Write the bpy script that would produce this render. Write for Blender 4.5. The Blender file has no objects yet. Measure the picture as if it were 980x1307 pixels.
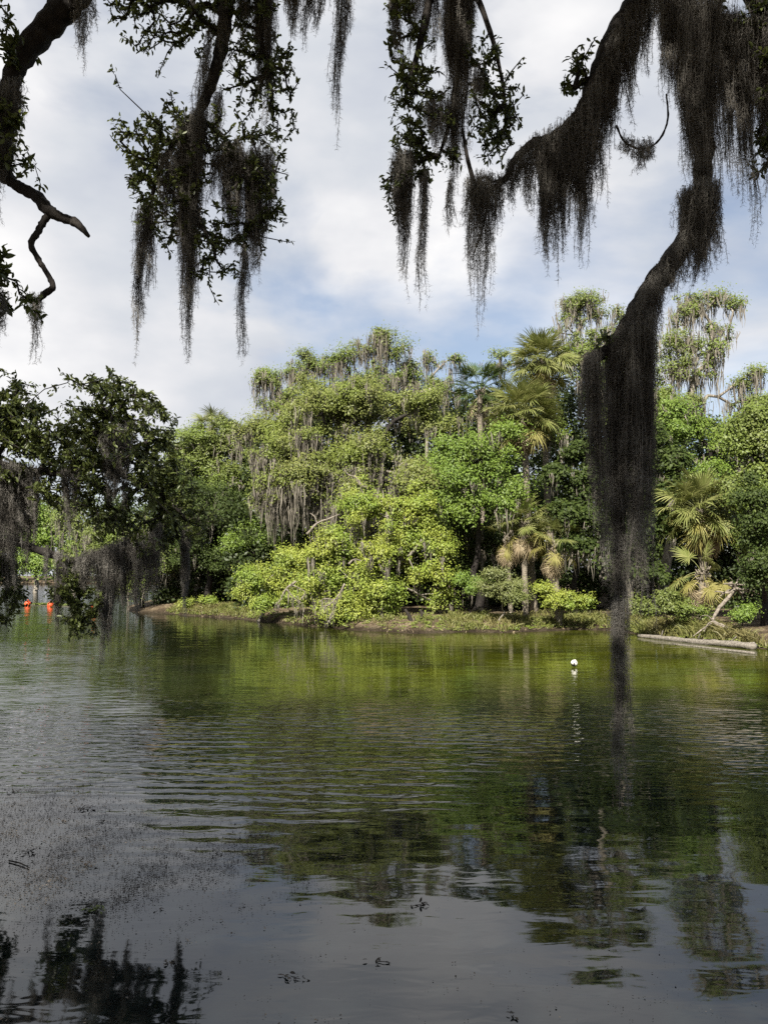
import bpy, math, random
import numpy as np
from mathutils import Vector

rng = np.random.default_rng(7)
random.seed(7)
SC = bpy.context.scene
COL = SC.collection
F = 1006.0            # focal length in photo pixels (980 x 1307)
CAM_H = 3.0
PITCH = math.atan(77.5 / F)
SP, CP = math.sin(PITCH), math.cos(PITCH)

# ------------------------------------------------------------------ camera
cam = bpy.data.cameras.new('camera')
cam.sensor_fit = 'VERTICAL'
cam.sensor_height = 36.0
cam.lens = F / 1307.0 * 36.0
cam.clip_start = 0.05
cam.clip_end = 5000
camo = bpy.data.objects.new('camera', cam)
camo.location = (0, 0, CAM_H)
camo.rotation_euler = (math.pi / 2 + PITCH, 0, 0)
COL.objects.link(camo)
SC.camera = camo

# ------------------------------------------------------------------ sky, sun, exposure
SUN_EL, SUN_AZ = math.radians(43), math.radians(200)   # azimuth from +Y clockwise: behind the camera, a little to the left
world = bpy.data.worlds.new('World')
SC.world = world
world.use_nodes = True
wn, wl = world.node_tree.nodes, world.node_tree.links
wn.clear()


def wnode(t, **kw):
    n = wn.new(t)
    for k, v in kw.items():
        setattr(n, k, v)
    return n


def ramp(n, stops):
    el = n.color_ramp.elements
    while len(el) > 1:
        el.remove(el[0])
    el[0].position = stops[0][0]
    el[0].color = (*stops[0][1], 1)
    for p, c in stops[1:]:
        e = el.new(p)
        e.color = (*c, 1)


out = wnode('ShaderNodeOutputWorld')
bg = wnode('ShaderNodeBackground')
bg.inputs['Strength'].default_value = 0.066
sky = wnode('ShaderNodeTexSky', sky_type='NISHITA')
sky.sun_disc = False
sky.sun_elevation = SUN_EL
sky.sun_rotation = SUN_AZ
sky.air_density = 1.0
sky.dust_density = 1.5
tc = wnode('ShaderNodeTexCoord')
mp = wnode('ShaderNodeMapping')
mp.inputs['Scale'].default_value = (1.0, 1.0, 2.3)
mp.inputs['Location'].default_value = (0.37, 0.2, 0.1)
wl.new(tc.outputs['Generated'], mp.inputs['Vector'])
n1 = wnode('ShaderNodeTexNoise')
n1.inputs['Scale'].default_value = 2.3
n1.inputs['Detail'].default_value = 7
n1.inputs['Roughness'].default_value = 0.52
n1.inputs['Distortion'].default_value = 0.25
wl.new(mp.outputs['Vector'], n1.inputs['Vector'])
n2 = wnode('ShaderNodeTexNoise')
n2.inputs['Scale'].default_value = 3.6
n2.inputs['Detail'].default_value = 5
n2.inputs['Roughness'].default_value = 0.5
mp2 = wnode('ShaderNodeMapping')
mp2.inputs['Scale'].default_value = (1.0, 1.0, 2.0)
mp2.inputs['Location'].default_value = (3.1, 1.7, 0.6)
wl.new(tc.outputs['Generated'], mp2.inputs['Vector'])
wl.new(mp2.outputs['Vector'], n2.inputs['Vector'])
cover = wnode('ShaderNodeValToRGB')
ramp(cover, [(0.38, (0.30,) * 3), (0.54, (1.0,) * 3)])
sx = wnode('ShaderNodeSeparateXYZ')
wl.new(tc.outputs['Generated'], sx.inputs[0])
ma = wnode('ShaderNodeMath', operation='MULTIPLY_ADD')
wl.new(sx.outputs[0], ma.inputs[0])
ma.inputs[1].default_value = -0.26
wl.new(n1.outputs['Fac'], ma.inputs[2])
wl.new(ma.outputs[0], cover.inputs['Fac'])
cloud = wnode('ShaderNodeValToRGB')
ramp(cloud, [(0.33, (3.9, 4.15, 4.7)), (0.45, (4.6, 4.8, 5.15)), (0.55, (5.4, 5.45, 5.65)), (0.68, (6.6, 6.55, 6.55))])
wl.new(n2.outputs['Fac'], cloud.inputs['Fac'])
mx = wnode('ShaderNodeMix', data_type='RGBA')
wl.new(cover.outputs['Color'], mx.inputs['Factor'])
wl.new(sky.outputs['Color'], mx.inputs[6])
wl.new(cloud.outputs['Color'], mx.inputs[7])
wl.new(mx.outputs[2], bg.inputs['Color'])
wl.new(bg.outputs[0], out.inputs['Surface'])

sun = bpy.data.lights.new('sun', 'SUN')
sun.energy = 5.0
sun.angle = math.radians(0.6)
sun.color = (1.0, 0.94, 0.84)
suno = bpy.data.objects.new('sun', sun)
sd = Vector((math.sin(SUN_AZ) * math.cos(SUN_EL), math.cos(SUN_AZ) * math.cos(SUN_EL), math.sin(SUN_EL)))
suno.rotation_euler = sd.to_track_quat('Z', 'Y').to_euler()
suno.location = (0, -20, 40)
COL.objects.link(suno)

SC.view_settings.view_transform = 'Standard'
SC.view_settings.look = 'None'
SC.view_settings.exposure = 1.2
SC.view_settings.gamma = 1.0
SC.view_settings.use_curve_mapping = False
SC.render.engine = 'CYCLES'
SC.cycles.max_bounces = 6
SC.cycles.diffuse_bounces = 4
SC.cycles.glossy_bounces = 3
SC.cycles.transmission_bounces = 3
SC.cycles.transparent_max_bounces = 4
SC.cycles.caustics_reflective = False
SC.cycles.use_denoising = False


# ------------------------------------------------------------------ helpers
def pix(px, py, D):
    """photo pixel -> world point at world depth y = D"""
    cx, cy = (px - 490.0) / F, (653.5 - py) / F
    dy = CP - SP * cy
    dz = SP + CP * cy
    s = D / dy
    return np.array([cx * s, D, CAM_H + dz * s])


def waterdist(py):
    cy = (653.5 - py) / F
    return -CAM_H * (CP - SP * cy) / (SP + CP * cy)


def onwater(px, py, z=0.0):
    cy = (653.5 - py) / F
    D = (z - CAM_H) * (CP - SP * cy) / (SP + CP * cy)
    return pix(px, py, D)


def unit(v):
    return v / np.maximum(np.linalg.norm(v, axis=-1, keepdims=True), 1e-9)


def props(o, label=None, cat=None, group=None, kind=None):
    if label:
        o['label'] = label
    if cat:
        o['category'] = cat
    if group:
        o['group'] = group
    if kind:
        o['kind'] = kind
    return o


def empty(name, loc, label, cat, group=None):
    o = bpy.data.objects.new(name, None)
    o.location = tuple(float(v) for v in loc)
    o.empty_display_size = 0.3
    COL.objects.link(o)
    return props(o, label, cat, group)


def mesh_obj(name, V, Fc, mat, parent=None, smooth=False):
    """V (n,3) world coordinates; Fc = list of (m,k) index arrays. Children keep local coordinates of their thing."""
    V = np.asarray(V, dtype=np.float64)
    par = []
    p = parent
    while p is not None:
        par.append(np.array(p.location))
        p = p.parent
    if par:
        V = V - np.sum(par, axis=0)
    me = bpy.data.meshes.new(name)
    if not isinstance(Fc, list):
        Fc = [Fc]
    Fc = [np.asarray(f, dtype=np.int32) for f in Fc if len(f)]
    loops = np.concatenate([f.ravel() for f in Fc])
    tot = np.concatenate([np.full(len(f), f.shape[1], dtype=np.int32) for f in Fc])
    start = np.concatenate([[0], np.cumsum(tot)[:-1]]).astype(np.int32)
    me.vertices.add(len(V))
    me.vertices.foreach_set('co', V.astype(np.float32).ravel())
    me.loops.add(len(loops))
    me.loops.foreach_set('vertex_index', loops)
    me.polygons.add(len(tot))
    me.polygons.foreach_set('loop_start', start)
    me.polygons.foreach_set('loop_total', tot)
    if smooth:
        me.polygons.foreach_set('use_smooth', np.ones(len(tot), dtype=bool))
    me.materials.append(mat)
    me.update(calc_edges=True)
    me.validate()
    o = bpy.data.objects.new(name, me)
    COL.objects.link(o)
    if parent is not None:
        o.parent = parent
    return o


class Bag:
    """collects geometry that belongs to ONE part"""
    def __init__(self):
        self.V, self.Q, self.T, self.n = [], [], [], 0

    def add(self, V, Q=None, T=None):
        V = np.asarray(V, dtype=np.float64).reshape(-1, 3)
        if Q is not None and len(Q):
            self.Q.append(np.asarray(Q) + self.n)
        if T is not None and len(T):
            self.T.append(np.asarray(T) + self.n)
        self.V.append(V)
        self.n += len(V)

    def build(self, name, mat, parent=None, smooth=False):
        if not self.n:
            return None
        f = []
        if self.Q:
            f.append(np.concatenate(self.Q))
        if self.T:
            f.append(np.concatenate(self.T))
        return mesh_obj(name, np.concatenate(self.V), f, mat, parent, smooth)


def catmull(P, n):
    P = np.asarray(P, dtype=float)
    P = np.vstack([2 * P[0] - P[1], P, 2 * P[-1] - P[-2]])
    res = []
    for i in range(1, len(P) - 2):
        t = np.linspace(0, 1, n, endpoint=False)[:, None]
        a, b, c, d = P[i - 1], P[i], P[i + 1], P[i + 2]
        res.append(0.5 * (2 * b + (c - a) * t + (2 * a - 5 * b + 4 * c - d) * t ** 2 + (3 * b - a - 3 * c + d) * t ** 3))
    res.append(P[-2][None])
    return np.vstack(res)


def tube(bag, P, R, sides=8, rough=0.0, cap=True):
    P = np.asarray(P, dtype=float)
    R = np.asarray(R, dtype=float)
    n = len(P)
    T = unit(np.gradient(P, axis=0))
    ref = np.array([0.0, 0.0, 1.0]) if abs(T[0][2]) < 0.9 else np.array([1.0, 0, 0])
    U = np.zeros_like(P)
    u = ref
    for i in range(n):
        u = u - T[i] * np.dot(u, T[i])
        u = u / max(np.linalg.norm(u), 1e-6)
        U[i] = u
    W = np.cross(T, U)
    a = np.linspace(0, 2 * np.pi, sides, endpoint=False)
    rr = R[:, None] * (1 + rough * rng.normal(0, 1, (n, sides)))
    V = P[:, None, :] + rr[..., None] * (np.cos(a)[None, :, None] * U[:, None, :] + np.sin(a)[None, :, None] * W[:, None, :])
    idx = np.arange(n * sides).reshape(n, sides)
    Q = np.stack([idx[:-1], np.roll(idx[:-1], -1, 1), np.roll(idx[1:], -1, 1), idx[1:]], -1).reshape(-1, 4)
    V = V.reshape(-1, 3)
    Tn = None
    if cap:
        V = np.vstack([V, P[-1] + T[-1] * R[-1] * 0.5, P[0]])
        e, s = n * sides, n * sides + 1
        l, f0 = idx[-1], idx[0]
        Tn = np.vstack([np.stack([l, np.roll(l, -1), np.full(sides, e)], -1),
                        np.stack([np.roll(f0, -1), f0, np.full(sides, s)], -1)])
    bag.add(V, Q, Tn)


def frusta(bag, A, B, RA, RB, sides=5):
    """many independent thin frusta from A to B"""
    A, B = np.asarray(A), np.asarray(B)
    m = len(A)
    if not m:
        return
    T = unit(B - A)
    ref = np.where(np.abs(T[:, 2:3]) < 0.9, np.array([[0, 0, 1.0]]), np.array([[1.0, 0, 0]]))
    U = unit(np.cross(T, ref))
    W = np.cross(T, U)
    a = np.linspace(0, 2 * np.pi, sides, endpoint=False)
    ring = np.cos(a)[None, :, None] * U[:, None, :] + np.sin(a)[None, :, None] * W[:, None, :]
    V = np.concatenate([A[:, None] + ring * np.asarray(RA)[:, None, None], B[:, None] + ring * np.asarray(RB)[:, None, None]], 1)
    base = (np.arange(m) * 2 * sides)[:, None]
    k = np.arange(sides)[None]
    k2 = np.roll(np.arange(sides), -1)[None]
    Q = np.stack([base + k, base + k2, base + sides + k2, base + sides + k], -1).reshape(-1, 4)
    bag.add(V.reshape(-1, 3), Q)


def cards(bag, C, N, L, W, fold=0.18, tdir=None):
    """rhombic leaf-shaped faces at C with normals N"""
    m = len(C)
    if not m:
        return
    L = np.broadcast_to(L, (m,))[:, None]
    W = np.broadcast_to(W, (m,))[:, None]
    N = unit(N)
    t = rng.normal(0, 1, (m, 3)) if tdir is None else tdir
    t = unit(t - N * np.sum(t * N, 1, keepdims=True))
    b = np.cross(N, t)
    V = np.stack([C - t * L * 0.5, C - b * W * 0.5 - t * L * 0.08 + N * W * fold, C + t * L * 0.5 - N * L * 0.1,
                  C + b * W * 0.5 - t * L * 0.08 + N * W * fold], 1)
    bag.add(V.reshape(-1, 3), np.arange(m * 4).reshape(m, 4))


def leaves(bag, P, T, N, L, W):
    """near leaves: six-vertex folded blades growing from P along T"""
    m = len(P)
    if not m:
        return
    L = np.broadcast_to(L, (m,))[:, None]
    W = np.broadcast_to(W, (m,))[:, None]
    T = unit(T)
    N = unit(N - T * np.sum(N * T, 1, keepdims=True))
    B = np.cross(N, T)
    f = N * W * 0.22
    V = np.stack([P, P + T * L * 0.35 - B * W * 0.46 + f, P + T * L * 0.72 - B * W * 0.42 + f * 0.7 - N * L * 0.03,
                  P + T * L - N * L * 0.12,
                  P + T * L * 0.72 + B * W * 0.42 + f * 0.7 - N * L * 0.03, P + T * L * 0.35 + B * W * 0.46 + f,
                  P + T * L * 0.5 - N * L * 0.01], 1)
    b = (np.arange(m) * 7)[:, None]
    Q = np.concatenate([b + np.array([[0, 6, 2, 1]]), b + np.array([[0, 5, 4, 6]])])
    Tn = np.concatenate([b + np.array([[6, 3, 2]]), b + np.array([[6, 4, 3]])])
    bag.add(V.reshape(-1, 3), Q, Tn)


def ribbons(bag, P, W):
    """P (m,k,3) polylines -> flat ribbons of half width W (m,k)"""
    m, k, _ = P.shape
    T = np.gradient(P, axis=1)
    r = rng.normal(0, 1, (m, 1, 3))
    S = unit(np.cross(T, np.broadcast_to(r, P.shape)))
    V = np.stack([P - S * W[..., None], P + S * W[..., None]], 2).reshape(-1, 3)
    base = (np.arange(m) * 2 * k)[:, None]
    j = np.arange(k - 1)[None] * 2
    Q = np.stack([base + j, base + j + 1, base + j + 3, base + j + 2], -1).reshape(-1, 4)
    bag.add(V, Q)


def grow(skel, targets, step, sag=0.0, jit=0.25, pull=0.35):
    """branching skeleton from trunk nodes to targets; returns node positions, parents, child counts"""
    P = [np.array(p) for p in skel]
    par = [-1] + list(range(len(skel) - 1))
    dist = [0.0]
    for i in range(1, len(P)):
        dist.append(dist[-1] + np.linalg.norm(P[i] - P[i - 1]))
    targets = np.asarray(targets)
    order = np.argsort(np.linalg.norm(targets - P[-1], axis=1))
    tip = np.zeros(len(targets), dtype=int)
    A = np.array(P)
    Dd = np.array(dist)
    for ti in order:
        t = targets[ti]
        d = np.linalg.norm(A - t, axis=1)
        c = d + pull * Dd
        j = int(np.argmin(c))
        a = A[j]
        n = max(1, int(round(d[j] / step)))
        new, prev = [], j
        pd = Dd[j]
        lat = rng.normal(0, 1, 3) * d[j] * jit * 0.3
        for q in range(1, n + 1):
            s = q / n
            p = a + (t - a) * s + lat * math.sin(math.pi * s)
            p[2] += sag * d[j] * math.sin(math.pi * s)
            if q < n:
                p += rng.normal(0, jit * step * 0.25, 3)
            P.append(p)
            par.append(prev)
            pd += np.linalg.norm(p - (A[prev] if q == 1 else new[-1]))
            dist.append(pd)
            prev = len(P) - 1
            new.append(p)
        tip[ti] = prev
        A = np.vstack([A, new])
        Dd = np.concatenate([Dd, dist[-n:]])
    cnt = np.zeros(len(P))
    for k in tip:
        while k >= 0:
            cnt[k] += 1
            k = par[k]
    return A, np.array(par), cnt, tip


# ------------------------------------------------------------------ materials
def mat_new(name):
    m = bpy.data.materials.new(name)
    m.use_nodes = True
    nt = m.node_tree
    nt.nodes.clear()
    o = nt.nodes.new('ShaderNodeOutputMaterial')
    return m, nt, o


def N_(nt, t, **kw):
    n = nt.nodes.new(t)
    for k, v in kw.items():
        setattr(n, k, v)
    return n


def leaf_mat(name, c1, c2, c3=None, trans=0.35, rough=0.5, patch=0.35, spec=0.3):
    """c1..c2 per leaf, c3 in larger patches (older or younger growth)"""
    m, nt, o = mat_new(name)
    g = N_(nt, 'ShaderNodeNewGeometry')
    r = N_(nt, 'ShaderNodeValToRGB')
    ramp(r, [(0.0, c1), (1.0, c2)])
    nt.links.new(g.outputs['Random Per Island'], r.inputs['Fac'])
    col = r.outputs['Color']
    if c3:
        t = N_(nt, 'ShaderNodeTexCoord')
        n = N_(nt, 'ShaderNodeTexNoise')
        n.inputs['Scale'].default_value = patch
        n.inputs['Detail'].default_value = 3
        nt.links.new(t.outputs['Object'], n.inputs['Vector'])
        rr = N_(nt, 'ShaderNodeValToRGB')
        ramp(rr, [(0.42, (0,) * 3), (0.62, (0.85,) * 3)])
        nt.links.new(n.outputs['Fac'], rr.inputs['Fac'])
        mxn = N_(nt, 'ShaderNodeMix', data_type='RGBA')
        nt.links.new(rr.outputs['Color'], mxn.inputs['Factor'])
        nt.links.new(col, mxn.inputs[6])
        mxn.inputs[7].default_value = (*c3, 1)
        col = mxn.outputs[2]
    p = N_(nt, 'ShaderNodeBsdfPrincipled')
    p.inputs['Roughness'].default_value = rough
    p.inputs['Specular IOR Level'].default_value = spec
    nt.links.new(col, p.inputs['Base Color'])
    tr = N_(nt, 'ShaderNodeBsdfTranslucent')
    hs = N_(nt, 'ShaderNodeHueSaturation')
    hs.inputs['Value'].default_value = 1.3
    hs.inputs['Hue'].default_value = 0.485
    nt.links.new(col, hs.inputs['Color'])
    nt.links.new(hs.outputs['Color'], tr.inputs['Color'])
    ms = N_(nt, 'ShaderNodeMixShader')
    ms.inputs[0].default_value = trans
    nt.links.new(p.outputs[0], ms.inputs[1])
    nt.links.new(tr.outputs[0], ms.inputs[2])
    nt.links.new(ms.outputs[0], o.inputs['Surface'])
    return m


def rough_mat(name, c1, c2, scale=6.0, stretch=(1, 1, 1), bump=0.02, rough=0.85, c3=None, detail=6):
    m, nt, o = mat_new(name)
    t = N_(nt, 'ShaderNodeTexCoord')
    mpn = N_(nt, 'ShaderNodeMapping')
    mpn.inputs['Scale'].default_value = stretch
    nt.links.new(t.outputs['Object'], mpn.inputs['Vector'])
    n = N_(nt, 'ShaderNodeTexNoise')
    n.inputs['Scale'].default_value = scale
    n.inputs['Detail'].default_value = detail
    n.inputs['Roughness'].default_value = 0.62
    nt.links.new(mpn.outputs['Vector'], n.inputs['Vector'])
    r = N_(nt, 'ShaderNodeValToRGB')
    ramp(r, [(0.35, c1), (0.65, c2)] + ([(0.72, c3)] if c3 else []))
    nt.links.new(n.outputs['Fac'], r.inputs['Fac'])
    p = N_(nt, 'ShaderNodeBsdfPrincipled')
    p.inputs['Roughness'].default_value = rough
    p.inputs['Specular IOR Level'].default_value = 0.25
    nt.links.new(r.outputs['Color'], p.inputs['Base Color'])
    b = N_(nt, 'ShaderNodeBump')
    b.inputs['Distance'].default_value = bump
    b.inputs['Strength'].default_value = 0.9
    nt.links.new(n.outputs['Fac'], b.inputs['Height'])
    nt.links.new(b.outputs['Normal'], p.inputs['Normal'])
    nt.links.new(p.outputs[0], o.inputs['Surface'])
    return m


M = {}
M['olive'] = leaf_mat('olive oak leaves', (0.090, 0.112, 0.024), (0.20, 0.215, 0.060), (0.14, 0.18, 0.030), trans=0.25)
M['lime'] = leaf_mat('yellow green leaves', (0.16, 0.20, 0.024), (0.31, 0.345, 0.065), (0.15, 0.22, 0.03), patch=0.6, trans=0.25)
M['green'] = leaf_mat('bright green leaves', (0.075, 0.135, 0.016), (0.16, 0.225, 0.04), (0.13, 0.19, 0.025), trans=0.25)
M['mid'] = leaf_mat('mid green leaves', (0.078, 0.105, 0.020), (0.16, 0.19, 0.048), (0.13, 0.18, 0.03), trans=0.25)
M['dark'] = leaf_mat('shaded tree leaves', (0.026, 0.042, 0.010), (0.060, 0.083, 0.020), trans=0.2, spec=0.12)  # shade on these trees is put into a dark leaf colour
M['near'] = leaf_mat('live oak leaves', (0.050, 0.065, 0.018), (0.110, 0.135, 0.035), trans=0.3, rough=0.4, spec=0.4)
M['pale'] = leaf_mat('pale shrub leaves', (0.12, 0.14, 0.045), (0.20, 0.22, 0.08), (0.15, 0.18, 0.05))
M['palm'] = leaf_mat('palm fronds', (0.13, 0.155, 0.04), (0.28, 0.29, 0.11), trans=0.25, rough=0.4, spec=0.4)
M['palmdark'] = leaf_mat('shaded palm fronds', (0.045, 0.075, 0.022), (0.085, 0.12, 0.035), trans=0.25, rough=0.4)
M['dead'] = leaf_mat('dry palm fronds', (0.24, 0.185, 0.11), (0.44, 0.37, 0.24), trans=0.2, rough=0.7)
M['deadlitter'] = leaf_mat('fallen dry leaves', (0.07, 0.05, 0.03), (0.24, 0.19, 0.12), trans=0.1, rough=0.8)
M['yellowfrond'] = leaf_mat('yellowing palm fronds', (0.19, 0.18, 0.045), (0.30, 0.27, 0.09), trans=0.25, rough=0.6)
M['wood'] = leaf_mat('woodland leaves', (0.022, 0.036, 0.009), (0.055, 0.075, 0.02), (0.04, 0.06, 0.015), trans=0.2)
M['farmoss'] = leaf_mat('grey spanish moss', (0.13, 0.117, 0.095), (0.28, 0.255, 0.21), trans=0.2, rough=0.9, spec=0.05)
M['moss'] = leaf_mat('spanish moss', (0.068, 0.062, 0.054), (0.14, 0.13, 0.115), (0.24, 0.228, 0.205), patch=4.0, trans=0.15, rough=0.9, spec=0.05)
M['grass'] = leaf_mat('bank grass', (0.10, 0.12, 0.03), (0.22, 0.22, 0.07), (0.19, 0.165, 0.07), patch=0.5, trans=0.3)
M['bark'] = rough_mat('oak bark', (0.010, 0.008, 0.007), (0.034, 0.029, 0.025), 14, (1, 1, 0.5), 0.03)
M['palebark'] = rough_mat('pale weathered bark', (0.12, 0.105, 0.085), (0.30, 0.27, 0.225), 5, (1, 1, 0.4), 0.03)
M['palmbark'] = rough_mat('palm trunk', (0.10, 0.085, 0.065), (0.26, 0.225, 0.175), 5, (1, 1, 3.0), 0.05)
M['deadwood'] = rough_mat('weathered dead wood', (0.09, 0.076, 0.06), (0.27, 0.235, 0.19), 6, (1, 1, 1), 0.02)
M['log'] = rough_mat('fallen log', (0.085, 0.074, 0.06), (0.25, 0.225, 0.19), 5, (0.5, 3, 3), 0.03)
M['stump'] = rough_mat('dark rotten stump', (0.012, 0.010, 0.008), (0.04, 0.033, 0.026), 8, (1, 1, 0.5), 0.03)
M['orange'] = rough_mat('orange float plastic', (0.62, 0.075, 0.025), (0.72, 0.11, 0.035), 3, bump=0.002, rough=0.45)
M['white'] = rough_mat('white float plastic', (0.62, 0.60, 0.54), (0.78, 0.76, 0.70), 4, bump=0.002, rough=0.5)
M['black'] = rough_mat('black rubber', (0.012, 0.012, 0.012), (0.03, 0.03, 0.028), 5, bump=0.002, rough=0.6)
M['litter'] = leaf_mat('floating litter', (0.012, 0.010, 0.008), (0.10, 0.085, 0.07), trans=0.0, rough=0.6)
M['deadleaf'] = leaf_mat('sodden leaves', (0.012, 0.009, 0.007), (0.05, 0.038, 0.026), trans=0.0, rough=0.45)
M['weed'] = leaf_mat('floating green weed', (0.07, 0.10, 0.02), (0.15, 0.18, 0.04), trans=0.1)
M['rope'] = rough_mat('wet rope', (0.10, 0.09, 0.07), (0.2, 0.18, 0.14), 20)

# ------------------------------------------------------------------ shoreline, ground, water
SHORE_PX = [(205, 783), (255, 787), (305, 790), (350, 795), (400, 800), (470, 806), (530, 809), (590, 807), (640, 808), (690, 806),
            (740, 804), (790, 806), (830, 812), (880, 817), (930, 822), (985, 830), (1060, 838)]
shore = np.array([onwater(x, y)[:2] for x, y in SHORE_PX])
FAR = np.vstack([[(-34, 190), (-27, 120), (-24, 85), (-22.5, 70), (-20.5, 63)], [(-18.2, 59)], shore, [(24, 27), (40, 25), (120, 30), (420, 60), (420, 460), (-34, 460)]])
NEAR = np.array([(-420, -400), (420, -400), (420, -6), (60, -2), (20, 0.5), (7, 1.6), (2, 1.3), (-2.5, 1.4), (-5, 3.0), (-7.6, 7), (-8.4, 13), (-10, 17), (-16, 19), (-60, 22), (-420, 40)], float)
BACK = np.array([(-420, 185), (-140, 205), (-80, 215), (-34, 212), (40, 225), (420, 240), (420, 460), (-420, 460)], float)


def sdist(P, poly):
    d = np.full(len(P), 1e9)
    inside = np.zeros(len(P), bool)
    n = len(poly)
    for i in range(n):
        a, b = poly[i], poly[(i + 1) % n]
        ab = b - a
        t = np.clip(((P - a) @ ab) / (ab @ ab), 0, 1)
        d = np.minimum(d, np.linalg.norm(P - (a + t[:, None] * ab), axis=1))
        c = ((a[1] > P[:, 1]) != (b[1] > P[:, 1])) & (P[:, 0] < (b[0] - a[0]) * (P[:, 1] - a[1]) / (b[1] - a[1] + 1e-12) + a[0])
        inside ^= c
    return np.where(inside, d, -d)


def vnoise(x, y, s, seed=0):
    r = np.random.default_rng(seed)
    v = 0
    for k in range(5):
        a, ph = r.uniform(0, 2 * np.pi), r.uniform(0, 6.28)
        w = s * r.uniform(0.6, 1.7)
        v = v + np.sin((x * np.cos(a) + y * np.sin(a)) * w + ph)
    return v / 5


def ground_h(x, y):
    P = np.stack([x, y], -1)
    df, dn, db = sdist(P, FAR), sdist(P, NEAR), sdist(P, BACK)
    wob = 0.35 * vnoise(x, y, 1.3, 3)
    df = df + wob

    def prof(d, top, k):
        return np.where(d > 0, top * (1 - np.exp(-d / k)), np.maximum(d * 0.35, -2.0))
    h = np.maximum(np.maximum(prof(df, 0.75, 1.6), prof(dn, 1.45, 1.5)), prof(db, 1.2, 3))
    on = h > 0.02
    return h + np.where(on, 0.14 * vnoise(x, y, 0.9, 5) * np.minimum(h, 1) + 0.04 * vnoise(x, y, 5, 6), 0)


gx = np.unique(np.concatenate([np.linspace(-30, 36, 265), np.linspace(-120, -30, 46), np.linspace(36, 120, 43), np.linspace(-410, -120, 30), np.linspace(120, 410, 30)]))
gy = np.unique(np.concatenate([np.linspace(-12, 26, 96), np.linspace(26, 62, 181), np.linspace(62, 130, 60), np.linspace(130, 450, 60), np.linspace(-390, -12, 30)]))
GX, GY = np.meshgrid(gx, gy)
gz = ground_h(GX.ravel(), GY.ravel())
gi = np.arange(len(gx) * len(gy)).reshape(len(gy), len(gx))
gq = np.stack([gi[:-1, :-1], gi[:-1, 1:], gi[1:, 1:], gi[1:, :-1]], -1).reshape(-1, 4)

m, nt, o = mat_new('bank soil')
tcn = N_(nt, 'ShaderNodeTexCoord')
na = N_(nt, 'ShaderNodeTexNoise')
na.inputs['Scale'].default_value = 0.8
na.inputs['Detail'].default_value = 8
na.inputs['Roughness'].default_value = 0.7
nb = N_(nt, 'ShaderNodeTexNoise')
nb.inputs['Scale'].default_value = 9
nb.inputs['Detail'].default_value = 6
nt.links.new(tcn.outputs['Object'], na.inputs['Vector'])
nt.links.new(tcn.outputs['Object'], nb.inputs['Vector'])
ra = N_(nt, 'ShaderNodeValToRGB')
ramp(ra, [(0.3, (0.055, 0.042, 0.030)), (0.48, (0.16, 0.125, 0.085)), (0.58, (0.26, 0.215, 0.15)), (0.70, (0.10, 0.095, 0.04))])
rb = N_(nt, 'ShaderNodeValToRGB')
ramp(rb, [(0.3, (0.30, 0.28, 0.26)), (0.7, (0.95, 0.92, 0.88))])
nt.links.new(na.outputs['Fac'], ra.inputs['Fac'])
nt.links.new(nb.outputs['Fac'], rb.inputs['Fac'])
mu = N_(nt, 'ShaderNodeMix', data_type='RGBA', blend_type='MULTIPLY')
mu.inputs['Factor'].default_value = 1
nt.links.new(ra.outputs['Color'], mu.inputs[6])
nt.links.new(rb.outputs['Color'], mu.inputs[7])
pb = N_(nt, 'ShaderNodeBsdfPrincipled')
pb.inputs['Roughness'].default_value = 0.95
pb.inputs['Specular IOR Level'].default_value = 0.1
bu = N_(nt, 'ShaderNodeBump')
bu.inputs['Distance'].default_value = 0.06
nt.links.new(nb.outputs['Fac'], bu.inputs['Height'])
nt.links.new(bu.outputs['Normal'], pb.inputs['Normal'])
gsep = N_(nt, 'ShaderNodeSeparateXYZ')
nt.links.new(tcn.outputs['Object'], gsep.inputs[0])
wet = N_(nt, 'ShaderNodeMapRange')
nt.links.new(gsep.outputs[2], wet.inputs[0])
wet.inputs[1].default_value, wet.inputs[2].default_value, wet.inputs[3].default_value = 0.10, 0.30, 0.30
mw_ = N_(nt, 'ShaderNodeMix', data_type='RGBA', blend_type='MULTIPLY')
mw_.inputs['Factor'].default_value = 1
nt.links.new(mu.outputs[2], mw_.inputs[6])
nt.links.new(wet.outputs[0], mw_.inputs[7])
nt.links.new(mw_.outputs[2], pb.inputs['Base Color'])
nt.links.new(pb.outputs[0], o.inputs['Surface'])
gnd = mesh_obj('ground', np.stack([GX.ravel(), GY.ravel(), gz], -1), gq, m, smooth=True)
props(gnd, 'brown leaf littered bank and river bed', 'ground', kind='structure')

# water: dark glossy surface over a murky body (green algae in the sunlit shallows on the far side)
m, nt, o = mat_new('river water')
L_ = nt.links.new
tcn = N_(nt, 'ShaderNodeTexCoord')
sep = N_(nt, 'ShaderNodeSeparateXYZ')
L_(tcn.outputs['Object'], sep.inputs[0])


def math_(op, a, b=None, clamp=False):
    n = N_(nt, 'ShaderNodeMath', operation=op, use_clamp=clamp)
    for i, v in enumerate((a, b)):
        if v is None:
            continue
        if isinstance(v, (int, float)):
            n.inputs[i].default_value = v
        else:
            L_(v, n.inputs[i])
    return n.outputs[0]


def maprange(v, a, b, c=0.0, d=1.0, smooth=True):
    n = N_(nt, 'ShaderNodeMapRange', interpolation_type='SMOOTHSTEP' if smooth else 'LINEAR')
    L_(v, n.inputs[0])
    for i, q in enumerate((a, b, c, d)):
        n.inputs[i + 1].default_value = q
    return n.outputs[0]


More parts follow.
